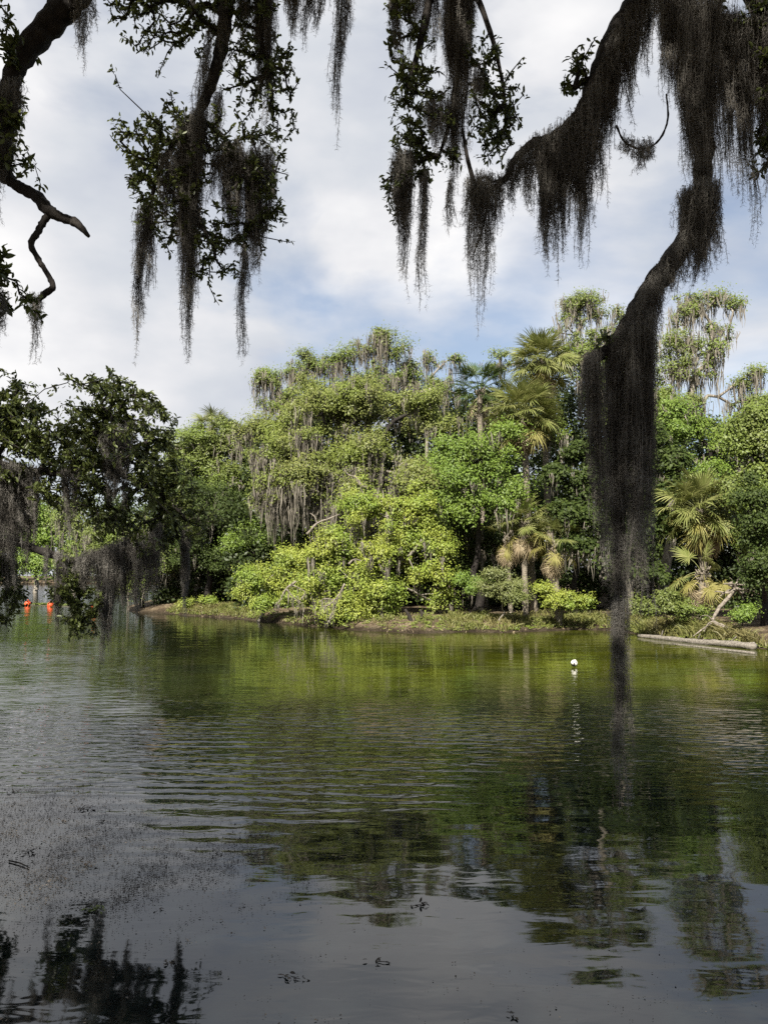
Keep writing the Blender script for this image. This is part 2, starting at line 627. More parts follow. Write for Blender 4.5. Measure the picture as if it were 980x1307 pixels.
def noise(scale, sx, sy, detail=2, rot=0.0, rough=0.5, dist=0.0, off=0.0):
    mpn = N_(nt, 'ShaderNodeMapping')
    mpn.inputs['Scale'].default_value = (sx, sy, 1)
    mpn.inputs['Rotation'].default_value = (0, 0, rot)
    mpn.inputs['Location'].default_value = (off, off * 0.7, 0)
    L_(tcn.outputs['Object'], mpn.inputs['Vector'])
    n = N_(nt, 'ShaderNodeTexNoise', noise_dimensions='2D')
    n.inputs['Scale'].default_value = scale
    n.inputs['Detail'].default_value = detail
    n.inputs['Roughness'].default_value = rough
    n.inputs['Distortion'].default_value = dist
    L_(mpn.outputs['Vector'], n.inputs['Vector'])
    return n.outputs['Fac']


X, Y = sep.outputs[0], sep.outputs[1]
wob = noise(0.10, 1, 1, 3)
yw = math_('ADD', Y, math_('MULTIPLY', math_('SUBTRACT', wob, 0.5), 9.0))
xw = math_('ADD', X, math_('MULTIPLY', math_('SUBTRACT', wob, 0.5), 8.0))
# ripples: calm near the camera, wind ruffled from about 9 m out, calmer again under the far bank
ruff = math_('MULTIPLY', maprange(yw, 9.0, 13.5), maprange(yw, 13.5, 22.0, 1.0, 0.06))
gust = maprange(noise(0.22, 1, 1.4, 2, off=3.7), 0.38, 0.62, 0.35, 1.0)
leftopen = maprange(xw, -4.0, -14.0, 0.0, 0.4)
amp = math_('ADD', math_('MULTIPLY', math_('MAXIMUM', ruff, math_('MULTIPLY', leftopen, math_('MULTIPLY', maprange(yw, 9, 13), maprange(yw, 18, 42, 1.0, 0.10)))), gust), 0.03)
rip = noise(2.5, 0.85, 2.1, 2, rot=0.10, dist=0.3)
rip2 = noise(5.5, 0.7, 1.7, 2, rot=-0.16, off=1.3)
swell = noise(0.9, 0.8, 1.6, 1, rot=0.05, off=5.1)
wv = N_(nt, 'ShaderNodeTexWave', wave_type='BANDS', bands_direction='Y')
wv.inputs['Scale'].default_value = 0.78
wv.inputs['Distortion'].default_value = 9.0
wv.inputs['Detail'].default_value = 2
wv.inputs['Detail Scale'].default_value = 0.55
wm = N_(nt, 'ShaderNodeMapping')
wm.inputs['Scale'].default_value = (0.45, 1.0, 1.0)
wm.inputs['Rotation'].default_value = (0, 0, 0.06)
L_(tcn.outputs['Object'], wm.inputs['Vector'])
L_(wm.outputs['Vector'], wv.inputs['Vector'])
zone = math_('MULTIPLY', math_('MULTIPLY', maprange(xw, -9.0, -5.0), maprange(xw, 0.0, 4.0, 1.0, 0.0)), math_('MULTIPLY', maprange(yw, 9.2, 11.5), maprange(yw, 14.0, 19.0, 1.0, 0.0)))
crest = math_('MULTIPLY', math_('MULTIPLY', wv.outputs['Fac'], zone), 0.008)
hgt = math_('ADD', math_('MULTIPLY', math_('ADD', math_('MULTIPLY', rip, 0.052), math_('MULTIPLY', rip2, 0.005)), amp), math_('MULTIPLY', swell, 0.010))
hgt = math_('ADD', hgt, crest)
bu = N_(nt, 'ShaderNodeBump')
bu.inputs['Strength'].default_value = 1.0
bu.inputs['Distance'].default_value = 1.0
L_(hgt, bu.inputs['Height'])
# body colour
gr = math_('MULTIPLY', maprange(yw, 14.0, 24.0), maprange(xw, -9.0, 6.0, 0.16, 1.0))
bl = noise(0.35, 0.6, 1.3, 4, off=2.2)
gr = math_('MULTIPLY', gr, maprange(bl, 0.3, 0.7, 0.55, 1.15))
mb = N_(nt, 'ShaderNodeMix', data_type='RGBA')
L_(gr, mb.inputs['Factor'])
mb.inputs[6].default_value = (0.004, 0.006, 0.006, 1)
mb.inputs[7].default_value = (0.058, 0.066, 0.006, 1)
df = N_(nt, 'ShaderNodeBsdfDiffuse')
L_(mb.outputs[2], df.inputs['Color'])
gl = N_(nt, 'ShaderNodeBsdfGlossy')
gl.inputs['Roughness'].default_value = 0.03
L_(bu.outputs['Normal'], gl.inputs['Normal'])
fr = N_(nt, 'ShaderNodeFresnel')
fr.inputs['IOR'].default_value = 1.95
L_(bu.outputs['Normal'], fr.inputs['Normal'])
ms = N_(nt, 'ShaderNodeMixShader')
L_(fr.outputs[0], ms.inputs[0])
L_(df.outputs[0], ms.inputs[1])
L_(gl.outputs[0], ms.inputs[2])
L_(ms.outputs[0], o.inputs['Surface'])
wat = mesh_obj('water', [(-2500, -60, 0), (2500, -60, 0), (2500, 3500, 0), (-2500, 3500, 0)], np.array([[0, 1, 2, 3]]), m)
props(wat, 'dark rippled river water with green sunlit shallows', 'water', kind='structure')


# ------------------------------------------------------------------ far bank trees
def hang(bag, pts, Ls, per, w, spread, k=5):
    """hanging ribbons of moss under points, gathered into a few uneven tassels"""
    m = len(pts) * per
    if not m:
        return
    nt_ = 4
    off = rng.normal(0, 1, (len(pts), nt_, 3)) * np.array([spread, spread, spread * 0.7])
    tl = rng.uniform(0.25, 1.15, (len(pts), nt_)) ** 1.3
    tq = rng.integers(0, nt_, (len(pts), per))
    ii = np.arange(len(pts))[:, None]
    tas = pts[:, None] + off[ii, tq]
    cen = tas.reshape(-1, 3)
    P0 = cen + rng.normal(0, 1, (m, 3)) * np.array([spread, spread, spread * 0.5]) * 0.42
    L = (Ls[:, None] * tl[ii, tq]).ravel() * rng.uniform(0.3, 1.0, m)
    s = np.linspace(0, 1, k)
    P = P0[:, None] + np.zeros((m, k, 3))
    P[..., 2] -= L[:, None] * s
    P[..., :2] += np.cumsum(rng.normal(0, 0.03, (m, k, 2)), 1) * (0.4 + L[:, None, None])
    P[..., :2] += (cen[:, None, :2] - P[..., :2]) * (s ** 1.2)[None, :, None] * 0.7
    W = (w * rng.uniform(0.4, 1.2, m))[:, None] * np.array([0.5, 1.0, 0.9, 0.6, 0.1])[None, :k]
    ribbons(bag, P, W)


def gz_at(x, y):
    return float(ground_h(np.array([x]), np.array([y]))[0])


def lobes_to_clumps(lobes, D, cr, dens=1.0):
    C, R = [], []
    for lb in lobes:
        px, py, rx, ry = lb[:4]
        dd = lb[4] if len(lb) > 4 else 0.0
        c = pix(px, py, D + dd)
        s = (D + dd) / F
        n = max(5, int(dens * 2.2 * rx * ry * s * s / (cr * cr)))
        u = unit(rng.normal(0, 1, (n, 3)))
        u[:, 2] = np.where(u[:, 2] < -0.35, -u[:, 2] * 0.8, u[:, 2])
        rad = rng.uniform(0.2, 1, n) ** 0.5 * (1 + 0.22 * rng.normal(0, 1, n))
        q = c + u * rad[:, None] * np.array([rx * s, 0.8 * (rx + ry) * 0.5 * s, ry * s])
        C.append(q)
        R.append(cr * np.clip(rng.lognormal(-0.05, 0.38, n), 0.4, 2.0))
    return np.vstack(C), np.concatenate(R)


def tree(name, label, D, base, lobes, mat, cr=0.6, leaf=0.2, nl=110, dens=1.0, moss=0.0, mlen=1.2, bark='bark', trunk_r=0.22,
         group=None, cat='tree', fork=0.45, flat=0.72, mossper=26, mw=0.032):
    cr, dens, leaf, nl = cr * 0.8, dens * 0.9, leaf * 0.74, nl * 1.45
    C, R = lobes_to_clumps(lobes, D, cr, dens)
    b = pix(base[0], 790, D + (base[1] if len(base) > 1 else 0))
    b[2] = gz_at(b[0], b[1]) - 0.15
    top = C.mean(0)
    root = empty(name, b, label, cat, group)
    ft = b + (top - b) * fork
    ft[:2] = b[:2] + (top - b)[:2] * fork * 0.6
    trunk = catmull([b, b + (ft - b) * 0.35 + rng.normal(0, 0.12, 3), b + (ft - b) * 0.7 + rng.normal(0, 0.15, 3), ft, ft + (top - ft) * 0.6], 5)
    rr = trunk_r * np.linspace(1.15, 0.45, len(trunk))
    rr[0] *= 1.5
    rr[1] *= 1.2
    tb = Bag()
    tube(tb, trunk, rr, 9, 0.06)
    tb.build('trunk', M[bark], root, True)
    A, par, cnt, tip = grow(trunk[8:], C, max(0.7, cr * 1.4), sag=0.08, jit=0.5, pull=0.3)
    k = np.arange(len(A)) > len(trunk) - 9
    i = np.where(k)[0]
    rad = 0.022 * np.maximum(cnt, 1) ** 0.48
    lb = Bag()
    frusta(lb, A[par[i]], A[i], np.minimum(rad[par[i]], rad[i] * 1.4), rad[i], 5)
    lb.build('limb', M[bark], root, True)
    # leaves in flattened clumps
    n = len(C)
    cnts = rng.poisson(nl * 1.35 * (R / cr) ** 2)
    ci = np.repeat(np.arange(n), cnts)
    mm = len(ci)
    u = unit(rng.normal(0, 1, (mm, 3))) * (rng.uniform(0, 1, mm) ** 0.5)[:, None]
    u[:, 2] *= flat
    stray = np.where(rng.uniform(0, 1, mm) < 0.35, 1.9, 1.1)[:, None]
    pos = C[ci] + u * R[ci][:, None] * stray
    nrm = unit(u) * 0.6 + np.array([-0.1, -0.45, 0.6]) + rng.normal(0, 0.30, (mm, 3))
    fb = Bag()
    ls = leaf * rng.uniform(0.55, 1.35, mm)
    cards(fb, pos, nrm, ls, ls * rng.uniform(0.42, 0.7, mm))
    fb.build('crown', M[mat], root)
    if moss > 0:
        sel = rng.uniform(0, 1, n) < moss
        mbag = Bag()
        pts = C[sel] - np.array([0, 0, 1]) * R[sel][:, None] * 0.2
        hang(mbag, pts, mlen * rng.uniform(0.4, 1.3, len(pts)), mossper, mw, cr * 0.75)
        mbag.build('hanging_moss', M['farmoss'], root)
    return root


BANK = 'trees on the far bank'
# mossy tall oaks behind the front row
tree('live_oak', 'tall mossy oak showing a sparse top left of the highest moss tufts', 55, (372,), [(350, 490, 22, 26), (385, 478, 22, 18), (402, 468, 16, 14), (335, 478, 10, 12), (370, 520, 40, 22), (388, 455, 10, 8)], 'mid', 0.5, 0.2, 70, 0.8, 0.85, 2.0, 'palebark', 0.25, BANK)
tree('live_oak', 'tallest moss shrouded oak in the middle of the wooded skyline', 56, (470,), [(438, 462, 14, 18), (462, 452, 20, 20), (487, 440, 18, 14), (505, 455, 16, 18), (474, 490, 40, 25), (418, 465, 12, 12), (484, 424, 5, 5)], 'mid', 0.5, 0.2, 62, 0.75, 0.9, 2.6, 'palebark', 0.28, BANK)
tree('live_oak', 'grey mossy oak with ragged top right of the highest oak', 57, (545,), [(530, 470, 18, 16), (550, 462, 14, 12), (583, 464, 13, 11), (556, 500, 35, 22), (520, 490, 20, 20)], 'mid', 0.5, 0.2, 60, 0.75, 0.9, 2.2, 'palebark', 0.24, BANK)
tree('live_oak', 'very tall oak with sunlit mossy crown left of the big hanging limb', 50, (770,), [(740, 392, 34, 22), (722, 415, 18, 16), (775, 402, 24, 14), (758, 440, 36, 22), (790, 430, 22, 18), (700, 470, 14, 20), (735, 460, 24, 26), (770, 475, 34, 24)], 'mid', 0.5, 0.19, 80, 0.9, 0.7, 1.8, 'palebark', 0.3, BANK)
tree('live_oak', 'very tall pale trunked oak with mossy crown right of the big hanging limb', 46, (846,), [(905, 385, 34, 20), (935, 392, 16, 14), (880, 400, 22, 18), (905, 425, 26, 16), (895, 480, 26, 22), (940, 492, 24, 12), (970, 480, 18, 12), (885, 520, 26, 14), (862, 440, 18, 22), (868, 475, 18, 26), (850, 515, 24, 20), (915, 450, 20, 14), (890, 445, 22, 14), (955, 515, 30, 14)], 'mid', 0.48, 0.18, 75, 0.85, 0.75, 2.0, 'palebark', 0.32, BANK)
tree('live_oak', 'small topped oak beside the tall palms', 54, (640,), [(640, 455, 18, 12), (655, 470, 16, 14), (628, 475, 14, 16), (625, 520, 30, 30)], 'mid', 0.5, 0.2, 60, 0.8, 0.5, 1.4, 'palebark', 0.22, BANK)
# the large olive-green oak
_ol = []
for _k in range(34):
    _x = rng.uniform(305, 585)
    _t = np.interp(_x, [305, 340, 400, 470, 540, 585], [570, 510, 492, 490, 492, 530])
    _y = rng.uniform(_t + 15, 640)
    _r = rng.uniform(16, 40)
    _ol.append((_x, _y, _r, _r * rng.uniform(0.55, 0.95), rng.uniform(-3.5, 2.5) - (_y - _t) / 70))
tree('live_oak', 'broad olive green oak filling the middle of the far bank', 51, (430,), _ol, 'olive', 0.58, 0.2, 100, 1.0, 0.42, 1.7, 'bark', 0.34, BANK)
tree('mossy_tree', 'moss laden oak with pale bare limbs above the yellow green tree', 48, (415,), [(385, 630, 45, 26), (440, 615, 45, 24), (345, 630, 30, 24), (505, 615, 40, 24), (420, 655, 40, 16), (340, 590, 24, 18), (470, 570, 30, 16), (540, 600, 24, 26), (395, 560, 26, 16)], 'olive', 0.5, 0.18, 60, 0.7, 1.0, 3.0, 'palebark', 0.3, BANK, mossper=44)
tree('overhanging_tree', 'yellow green tree leaning low over the middle of the bank', 43.5, (490, 3), [(480, 660, 42, 38), (525, 655, 38, 34), (440, 710, 48, 34), (500, 715, 55, 40), (545, 700, 30, 42), (420, 745, 34, 22), (480, 755, 50, 20), (545, 740, 24, 30), (555, 700, 20, 34), (400, 720, 24, 24), (440, 774, 30, 18), (482, 782, 30, 16), (562, 768, 16, 22), (400, 768, 22, 18), (455, 785, 24, 12)], 'lime', 0.5, 0.17, 110, 1.0, 0.20, 1.5, 'palebark', 0.2, BANK, fork=0.35)
tree('shrub', 'yellow green shrub at the waterline left of the leaning tree', 47, (330, 1.5), [(330, 745, 26, 24), (352, 752, 22, 18), (312, 758, 14, 14), (370, 725, 22, 20), (340, 772, 26, 12), (372, 768, 14, 14)], 'lime', 0.42, 0.16, 100, 1.0, 0.1, 0.8, 'palebark', 0.1, 'shrubs on the far bank', 'shrub')
# left part of the bank
tree('broadleaf_tree', 'mid green tree with moss at the left end of the wooded bank', 62, (250,), [(240, 570, 36, 28), (285, 570, 40, 28), (255, 610, 50, 40), (300, 620, 36, 40)], 'mid', 0.65, 0.23, 90, 1.0, 0.25, 1.8, 'palebark', 0.3, BANK)
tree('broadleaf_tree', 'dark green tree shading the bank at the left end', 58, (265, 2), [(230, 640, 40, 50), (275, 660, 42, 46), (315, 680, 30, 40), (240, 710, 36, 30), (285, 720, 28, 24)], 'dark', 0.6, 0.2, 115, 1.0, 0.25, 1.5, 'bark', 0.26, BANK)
tree('broadleaf_tree', 'bright green tree low between the dark tree and the leaning tree', 55, (335,), [(325, 690, 30, 30), (350, 660, 26, 30), (300, 700, 20, 24)], 'green', 0.5, 0.18, 100, 1.0, 0.2, 1.0, 'bark', 0.16, BANK)
tree('broadleaf_tree', 'green waterside tree at the far left tip of the bank', 60, (180, 2), [(170, 690, 40, 40), (200, 730, 34, 36), (140, 700, 30, 40), (165, 750, 30, 22)], 'mid', 0.6, 0.2, 100, 1.0, 0.3, 1.8, 'bark', 0.2, BANK)
# centre right
tree('broadleaf_tree', 'bright emerald green tree beside the two tall palms', 42.5, (610, 2), [(590, 582, 34, 26), (632, 590, 30, 24), (578, 615, 30, 24), (612, 610, 34, 24), (620, 648, 36, 24), (640, 560, 22, 26), (575, 650, 30, 28), (655, 640, 22, 24)], 'green', 0.55, 0.18, 115, 1.0, 0.12, 1.5, 'bark', 0.26, BANK)
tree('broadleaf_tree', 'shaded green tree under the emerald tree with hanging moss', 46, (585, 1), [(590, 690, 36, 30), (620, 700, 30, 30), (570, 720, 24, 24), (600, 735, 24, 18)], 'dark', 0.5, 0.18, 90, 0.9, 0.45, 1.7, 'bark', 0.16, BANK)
tree('shaded_tree', 'dark shaded tree directly left of the hanging moss column', 42, (735, 2), [(735, 585, 24, 18), (712, 610, 20, 20), (748, 620, 24, 24), (718, 655, 20, 22), (745, 665, 28, 24), (730, 700, 26, 18), (768, 600, 20, 22)], 'dark', 0.42, 0.24, 100, 1.0, 0.2, 1.2, 'bark', 0.2, BANK)
tree('shaded_tree', 'dark shaded tree directly right of the hanging moss column', 40, (835, 2), [(832, 560, 26, 20), (855, 590, 22, 20), (822, 600, 22, 22), (850, 625, 18, 16), (815, 645, 24, 24), (838, 675, 26, 22), (806, 700, 24, 22), (820, 735, 28, 22)], 'dark', 0.42, 0.26, 95, 1.0, 0.2, 1.2, 'bark', 0.2, BANK)
tree('broadleaf_tree', 'sunlit yellow green tree behind the right hand palm', 44, (890, 3), [(880, 560, 40, 30), (930, 580, 36, 30), (860, 530, 26, 20), (905, 605, 40, 22), (955, 560, 22, 24)], 'green', 0.52, 0.18, 105, 1.0, 0.2, 1.3, 'bark', 0.22, BANK)
tree('broadleaf_tree', 'dense green tree on the right hand edge of the bank', 37, (985, 2), [(965, 570, 30, 40), (990, 620, 40, 50), (955, 640, 24, 40), (980, 700, 40, 50), (1020, 600, 50, 80), (965, 545, 24, 26), (1010, 520, 40, 30)], 'mid', 0.5, 0.18, 115, 1.0, 0.08, 0.9, 'bark', 0.24, BANK)
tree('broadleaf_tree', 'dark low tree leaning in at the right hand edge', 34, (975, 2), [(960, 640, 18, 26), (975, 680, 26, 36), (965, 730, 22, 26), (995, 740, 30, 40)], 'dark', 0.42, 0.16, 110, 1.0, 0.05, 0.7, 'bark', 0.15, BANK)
tree('broadleaf_tree', 'leafy tree above the palm trunks right of the moss column', 47, (800, 1), [(790, 490, 26, 26), (815, 500, 30, 28), (840, 520, 26, 24), (785, 540, 26, 30), (690, 560, 30, 30)], 'mid', 0.55, 0.19, 90, 0.9, 0.4, 1.7, 'palebark', 0.24, BANK)

# shrubs along the waterline
SHR = 'shrubs on the far bank'
tree('shrub', 'pale feathery shrub in front of the palm trunks', 40.5, (640, 1), [(640, 755, 26, 16), (632, 738, 12, 14), (655, 768, 20, 10)], 'pale', 0.3, 0.13, 90, 1.0, 0, 1, 'palebark', 0.05, SHR, 'shrub')
tree('shrub', 'leafy yellow green shrub between two palm trunks', 41, (712, 1), [(712, 770, 24, 16), (735, 772, 20, 12), (695, 755, 12, 10)], 'lime', 0.3, 0.13, 90, 1.0, 0, 1, 'palebark', 0.05, SHR, 'shrub')
tree('shrub', 'round green shrub beside the fallen log', 33.5, (944, 1), [(945, 790, 12, 13), (952, 780, 9, 8)], 'green', 0.22, 0.1, 90, 1.0, 0, 1, 'bark', 0.04, SHR, 'shrub')
tree('shrub', 'green shrub under the dark tree right of centre', 42, (600, 1), [(595, 745, 16, 14), (610, 752, 14, 10)], 'green', 0.3, 0.13, 80, 1.0, 0, 1, 'bark', 0.04, SHR, 'shrub')
tree('shrub', 'low grassy shrub at the left tip of the bank', 57, (262, 1), [(262, 768, 16, 7), (240, 772, 12, 6)], 'lime', 0.3, 0.14, 80, 1.0, 0, 1, 'bark', 0.04, SHR, 'shrub')
tree('shrub', 'sprawling green shrub behind the fallen log', 36.5, (850, 1), [(850, 775, 26, 18), (880, 785, 20, 14), (820, 780, 20, 14)], 'mid', 0.3, 0.13, 80, 1.0, 0, 1, 'bark', 0.04, SHR, 'shrub')

# distant trees across the open water on the left
DIST = 'distant trees across the water on the left'
tree('distant_tree', 'distant sunlit tree seen under the left oak branches', 120, (45, 0), [(40, 665, 34, 34), (70, 690, 26, 28), (20, 690, 26, 30), (40, 722, 34, 18)], 'green', 1.3, 0.5, 90, 1.0, 0.15, 3, 'palebark', 0.4, DIST)
tree('distant_tree', 'distant pale mossy tree beside the left tip of the bank', 110, (92, 0), [(90, 670, 24, 34), (110, 700, 26, 30), (95, 725, 30, 18)], 'mid', 1.2, 0.45, 80, 1.0, 0.7, 4, 'palebark', 0.4, DIST)

# ------------------------------------------------------------------ woodland behind (one uncountable mass)
wb = Bag()


def wood_mass(px0, px1, D0, D1, topf, n, leaf, lo=790):
    x = rng.uniform(px0, px1, n)
    D = rng.uniform(D0, D1, n)
    top = np.interp(x, [t[0] for t in topf], [t[1] for t in topf]) + 14 * vnoise(x, D * 9, 0.11, 8)
    f = rng.uniform(0, 1, n) ** 0.8
    y = lo + (top - lo) * f
    P = np.array([pix(a, b, d) for a, b, d in zip(x, y, D)])
    P = P[P[:, 2] > 0.5]
    k = len(P)
    per = 34
    off = unit(rng.normal(0, 1, (k * per, 3))) * (rng.uniform(0, 1, k * per) ** 0.5)[:, None] * leaf * np.array([3.2, 3.2, 2.0])
    Q = np.repeat(P, per, 0) + off
    cards(wb, Q, unit(off) * 0.5 + np.array([0, -0.1, 0.5]) + rng.normal(0, 0.5, off.shape), leaf * rng.uniform(0.6, 1.3, len(Q)), leaf * rng.uniform(0.35, 0.7, len(Q)))


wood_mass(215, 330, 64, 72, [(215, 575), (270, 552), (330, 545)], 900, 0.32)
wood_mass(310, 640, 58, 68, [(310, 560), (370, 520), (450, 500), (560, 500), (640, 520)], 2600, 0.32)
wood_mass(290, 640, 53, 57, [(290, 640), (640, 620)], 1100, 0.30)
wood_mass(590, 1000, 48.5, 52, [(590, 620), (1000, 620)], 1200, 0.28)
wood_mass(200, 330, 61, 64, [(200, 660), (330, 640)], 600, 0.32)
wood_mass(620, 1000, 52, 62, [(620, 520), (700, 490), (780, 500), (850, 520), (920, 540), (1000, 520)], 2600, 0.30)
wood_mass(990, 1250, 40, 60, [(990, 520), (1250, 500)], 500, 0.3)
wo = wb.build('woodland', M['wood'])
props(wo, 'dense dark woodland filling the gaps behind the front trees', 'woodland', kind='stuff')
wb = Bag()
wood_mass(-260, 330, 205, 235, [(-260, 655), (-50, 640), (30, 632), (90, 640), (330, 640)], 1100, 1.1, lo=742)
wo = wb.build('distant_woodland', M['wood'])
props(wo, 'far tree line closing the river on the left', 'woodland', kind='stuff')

# ------------------------------------------------------------------ palms
def frond_mesh(name, mat, pet, blade, nleaf, droop, width=0.052):
    b = Bag()
    s = np.linspace(0, 1, 7)
    P = np.stack([pet * s, 0 * s, 0.12 * np.sin(s * 2.2) - droop * 0.35 * pet * s ** 2], -1)
    tube(b, P, np.linspace(0.022, 0.012, 7), 4)
    e = P[-1]
    ax = unit(P[-1] - P[-2])
    for i in range(nleaf):
        a = math.radians(-125 + 250 * i / (nleaf - 1))
        L = blade * (1.0 - 0.28 * (abs(a) / 2.2) ** 2) * random.uniform(0.72, 1.06)
        side = unit(np.array([0, 1.0, random.uniform(-0.12, 0.12)]))
        d = ax * math.cos(a) + side * math.sin(a)
        up = np.array([0, 0, 1.0]) - ax * ax[2]
        st = e + ax * 0.16 * max(0, math.cos(a))
        t = np.array([0, 0.45, 0.78, 1.0])
        bend = -droop * L * np.array([0, 0.05, 0.28, 0.62]) * random.uniform(0.2, 1.9)
        C = st + d * (L * t)[:, None] + up * (0.10 * L * np.sin(t * 2))[:, None] * (1 - 0.7 * abs(a) / 2.2)
        C[:, 2] += bend
        nrm = np.cross(d, up)
        w = np.array([0.35, 1.0, 0.7, 0.05]) * width * L / 0.9 * 0.62
        f = np.array([0.0, 0.35, 0.25, 0]) * width
        V = np.concatenate([C - nrm * w[:, None] + np.array([0, 0, 1]) * f[:, None], C, C + nrm * w[:, None] + np.array([0, 0, 1]) * f[:, None]])
        Q = []
        for j in range(3):
            Q += [[j, j + 1, 4 + j + 1, 4 + j], [4 + j, 4 + j + 1, 8 + j + 1, 8 + j]]
        b.add(V, Q)
    o = b.build(name, mat)
    me = o.data
    bpy.data.objects.remove(o)
    return me


FR = {k: [frond_mesh('frond', M[mk], p, bl, 30, dr) for p, bl, dr in var] for k, mk, var in [
    ('green', 'palm', [(1.05, 0.98, 0.35), (1.15, 1.02, 0.5), (0.9, 0.95, 0.22)]),
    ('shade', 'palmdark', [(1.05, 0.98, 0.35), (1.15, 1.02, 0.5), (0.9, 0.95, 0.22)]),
    ('yellow', 'yellowfrond', [(1.1, 0.8, 0.6), (1.0, 0.85, 0.5), (0.8, 0.75, 0.4)]),
    ('dry', 'dead', [(0.9, 0.85, 0.55), (0.75, 0.8, 0.4)])]}


def palm(label, head, D, base_dx, scale, ng, ny, nd, kind='green', name='cabbage_palm', emin=-25, tr=0.19, boots=True, base_z=None, elow=None):
    """head = pixel of the growing point"""
    h = pix(*head, D)
    b = np.array([h[0] + base_dx, D + 0.2, 0])
    b[2] = gz_at(b[0], b[1]) - 0.1
    root = empty(name, b, label, 'palm', 'cabbage palms on the far bank')
    tb = Bag()
    mid = (b + h) / 2 + np.array([base_dx * -0.15, 0, 0])
    P = catmull([b, b + (mid - b) * 0.5, mid, h - (h - mid) * 0.4, h], 5)
    n = len(P)
    R = tr * np.linspace(1.15, 0.95, n) * (1 + 0.07 * np.sin(np.arange(n) * 2.4))
    R[0] *= 1.25
    tube(tb, P, R, 10, 0.05)
    if boots:                       # old leaf bases sticking out under the crown
        L = np.linalg.norm(h - b)
        for i in range(26):
            t = rng.uniform(0.05, 0.42) * min(1.0, 3.0 / L)
            c = h + (mid - h) * t
            a = rng.uniform(0, 6.28)
            d = np.array([math.cos(a), math.sin(a), 0])
            tube(tb, [c + d * tr * 0.8, c + d * (tr + 0.08) + np.array([0, 0, 0.14]), c + d * (tr + 0.18) + np.array([0, 0, 0.3])], [0.05, 0.04, 0.025], 4)
    tb.build('trunk', M['palmbark'], root, True)
    loc = h - b
    tot = ng + ny + nd
    for i in range(tot):
        if i < ng:
            k, el = kind, 82 - (82 - emin) * (i / max(ng - 1, 1)) ** 0.85
        elif i < ng + ny:
            k, el = 'yellow', rng.uniform(-55, -5)
        else:
            k, el = 'dry', rng.uniform(-88, -45)
        me = random.choice(FR[k])
        o = bpy.data.objects.new('dry_frond' if k == 'dry' else 'frond', me)
        az = math.radians(i * 137.5 + rng.uniform(-14, 14))
        o.rotation_euler = (math.radians(rng.uniform(-40, 40)), -math.radians(el + rng.uniform(-6, 6)), az)
        zoff = -0.25 if k == 'dry' else (-0.1 if k == 'yellow' else 0.0)
        o.location = (float(loc[0] + 0.12 * math.cos(az)), float(loc[1] + 0.12 * math.sin(az)), float(loc[2] + zoff - 0.25 * (i / tot)))
        sc = scale * rng.uniform(0.88, 1.12)
        o.scale = (sc, sc, sc)
        o.parent = root
        COL.objects.link(o)
    return root


palm('tallest cabbage palm with a round sunlit crown above the emerald tree', (692, 462), 47, 0.5, 1.05, 54, 8, 14)
palm('cabbage palm with a wide fan crown just below the tallest palm', (668, 528), 44.5, 0.5, 1.1, 56, 6, 18)
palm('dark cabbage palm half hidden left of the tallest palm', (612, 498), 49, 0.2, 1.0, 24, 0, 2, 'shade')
palm('sunlit cabbage palm standing behind the fallen log', (893, 650), 39, 0.25, 1.1, 54, 10, 8, emin=-35)
palm('short cabbage palm with yellow drooping skirt in front of the sunlit palm', (897, 728), 37.5, -0.1, 0.85, 5, 10, 9, 'green', emin=-20)
palm('slender cabbage palm with hanging dry fronds under the twin crowns', (668, 668), 42.5, 0.1, 0.9, 16, 4, 12, emin=-10, tr=0.15)
palm('thin young cabbage palm with brown tattered skirt left of the slender palm', (648, 682), 43, 0.15, 0.75, 6, 3, 12, emin=10, tr=0.11)
palm('squat cabbage palm with drooping tan fronds near the hanging moss column', (706, 690), 42, 0.3, 0.85, 12, 4, 12, emin=0, tr=0.17)
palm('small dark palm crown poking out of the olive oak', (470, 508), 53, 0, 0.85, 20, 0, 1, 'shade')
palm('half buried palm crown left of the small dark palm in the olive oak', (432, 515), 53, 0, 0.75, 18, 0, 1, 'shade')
palm('distant looking palm crown on the skyline at the left of the wood', (272, 548), 63, 0, 0.95, 20, 0, 0, 'green')
palm('low palm crown beside the skyline palm at the left of the wood', (300, 556), 63, 0, 0.8, 18, 0, 0, 'shade')

# ------------------------------------------------------------------ bank details
gb = Bag()


def blades(pxs, n, hmin, hmax, back):
    """tufts of grass along the far shore"""
    x = rng.uniform(pxs[0], pxs[1], n)
    base = np.array([onwater(a, np.interp(a, [s[0] for s in SHORE_PX], [s[1] for s in SHORE_PX]))[:2] for a in x])
    base[:, 1] += rng.uniform(0.3, back, n)
    z = ground_h(base[:, 0], base[:, 1])
    k = 9
    C = np.repeat(np.column_stack([base, z]), k, 0) + rng.normal(0, 0.09, (n * k, 3)) * np.array([1, 1, 0])
    h = rng.uniform(hmin, hmax, n * k)
    d = rng.normal(0, 0.35, (n * k, 3))
    s = np.linspace(0, 1, 4)
    P = C[:, None] + np.zeros((n * k, 4, 3))
    P[..., 2] += h[:, None] * np.sin(s * 1.5)[None]
    P[..., :2] += d[:, None, :2] * h[:, None, None] * (s ** 1.7)[None, :, None] * 1.6
    W = np.array([0.6, 1, 0.7, 0.1])[None] * rng.uniform(0.012, 0.03, (n * k, 1))
    ribbons(gb, P, W)


blades((570, 790), 260, 0.12, 0.42, 3.0)
blades((215, 310), 260, 0.15, 0.45, 3.0)
blades((300, 560), 60, 0.1, 0.25, 4.0)
blades((800, 985), 420, 0.2, 0.6, 3.5)
props(gb.build('bank_grass', M['grass']), 'dry and green grass tufts along the far waterline', 'grass', kind='stuff')

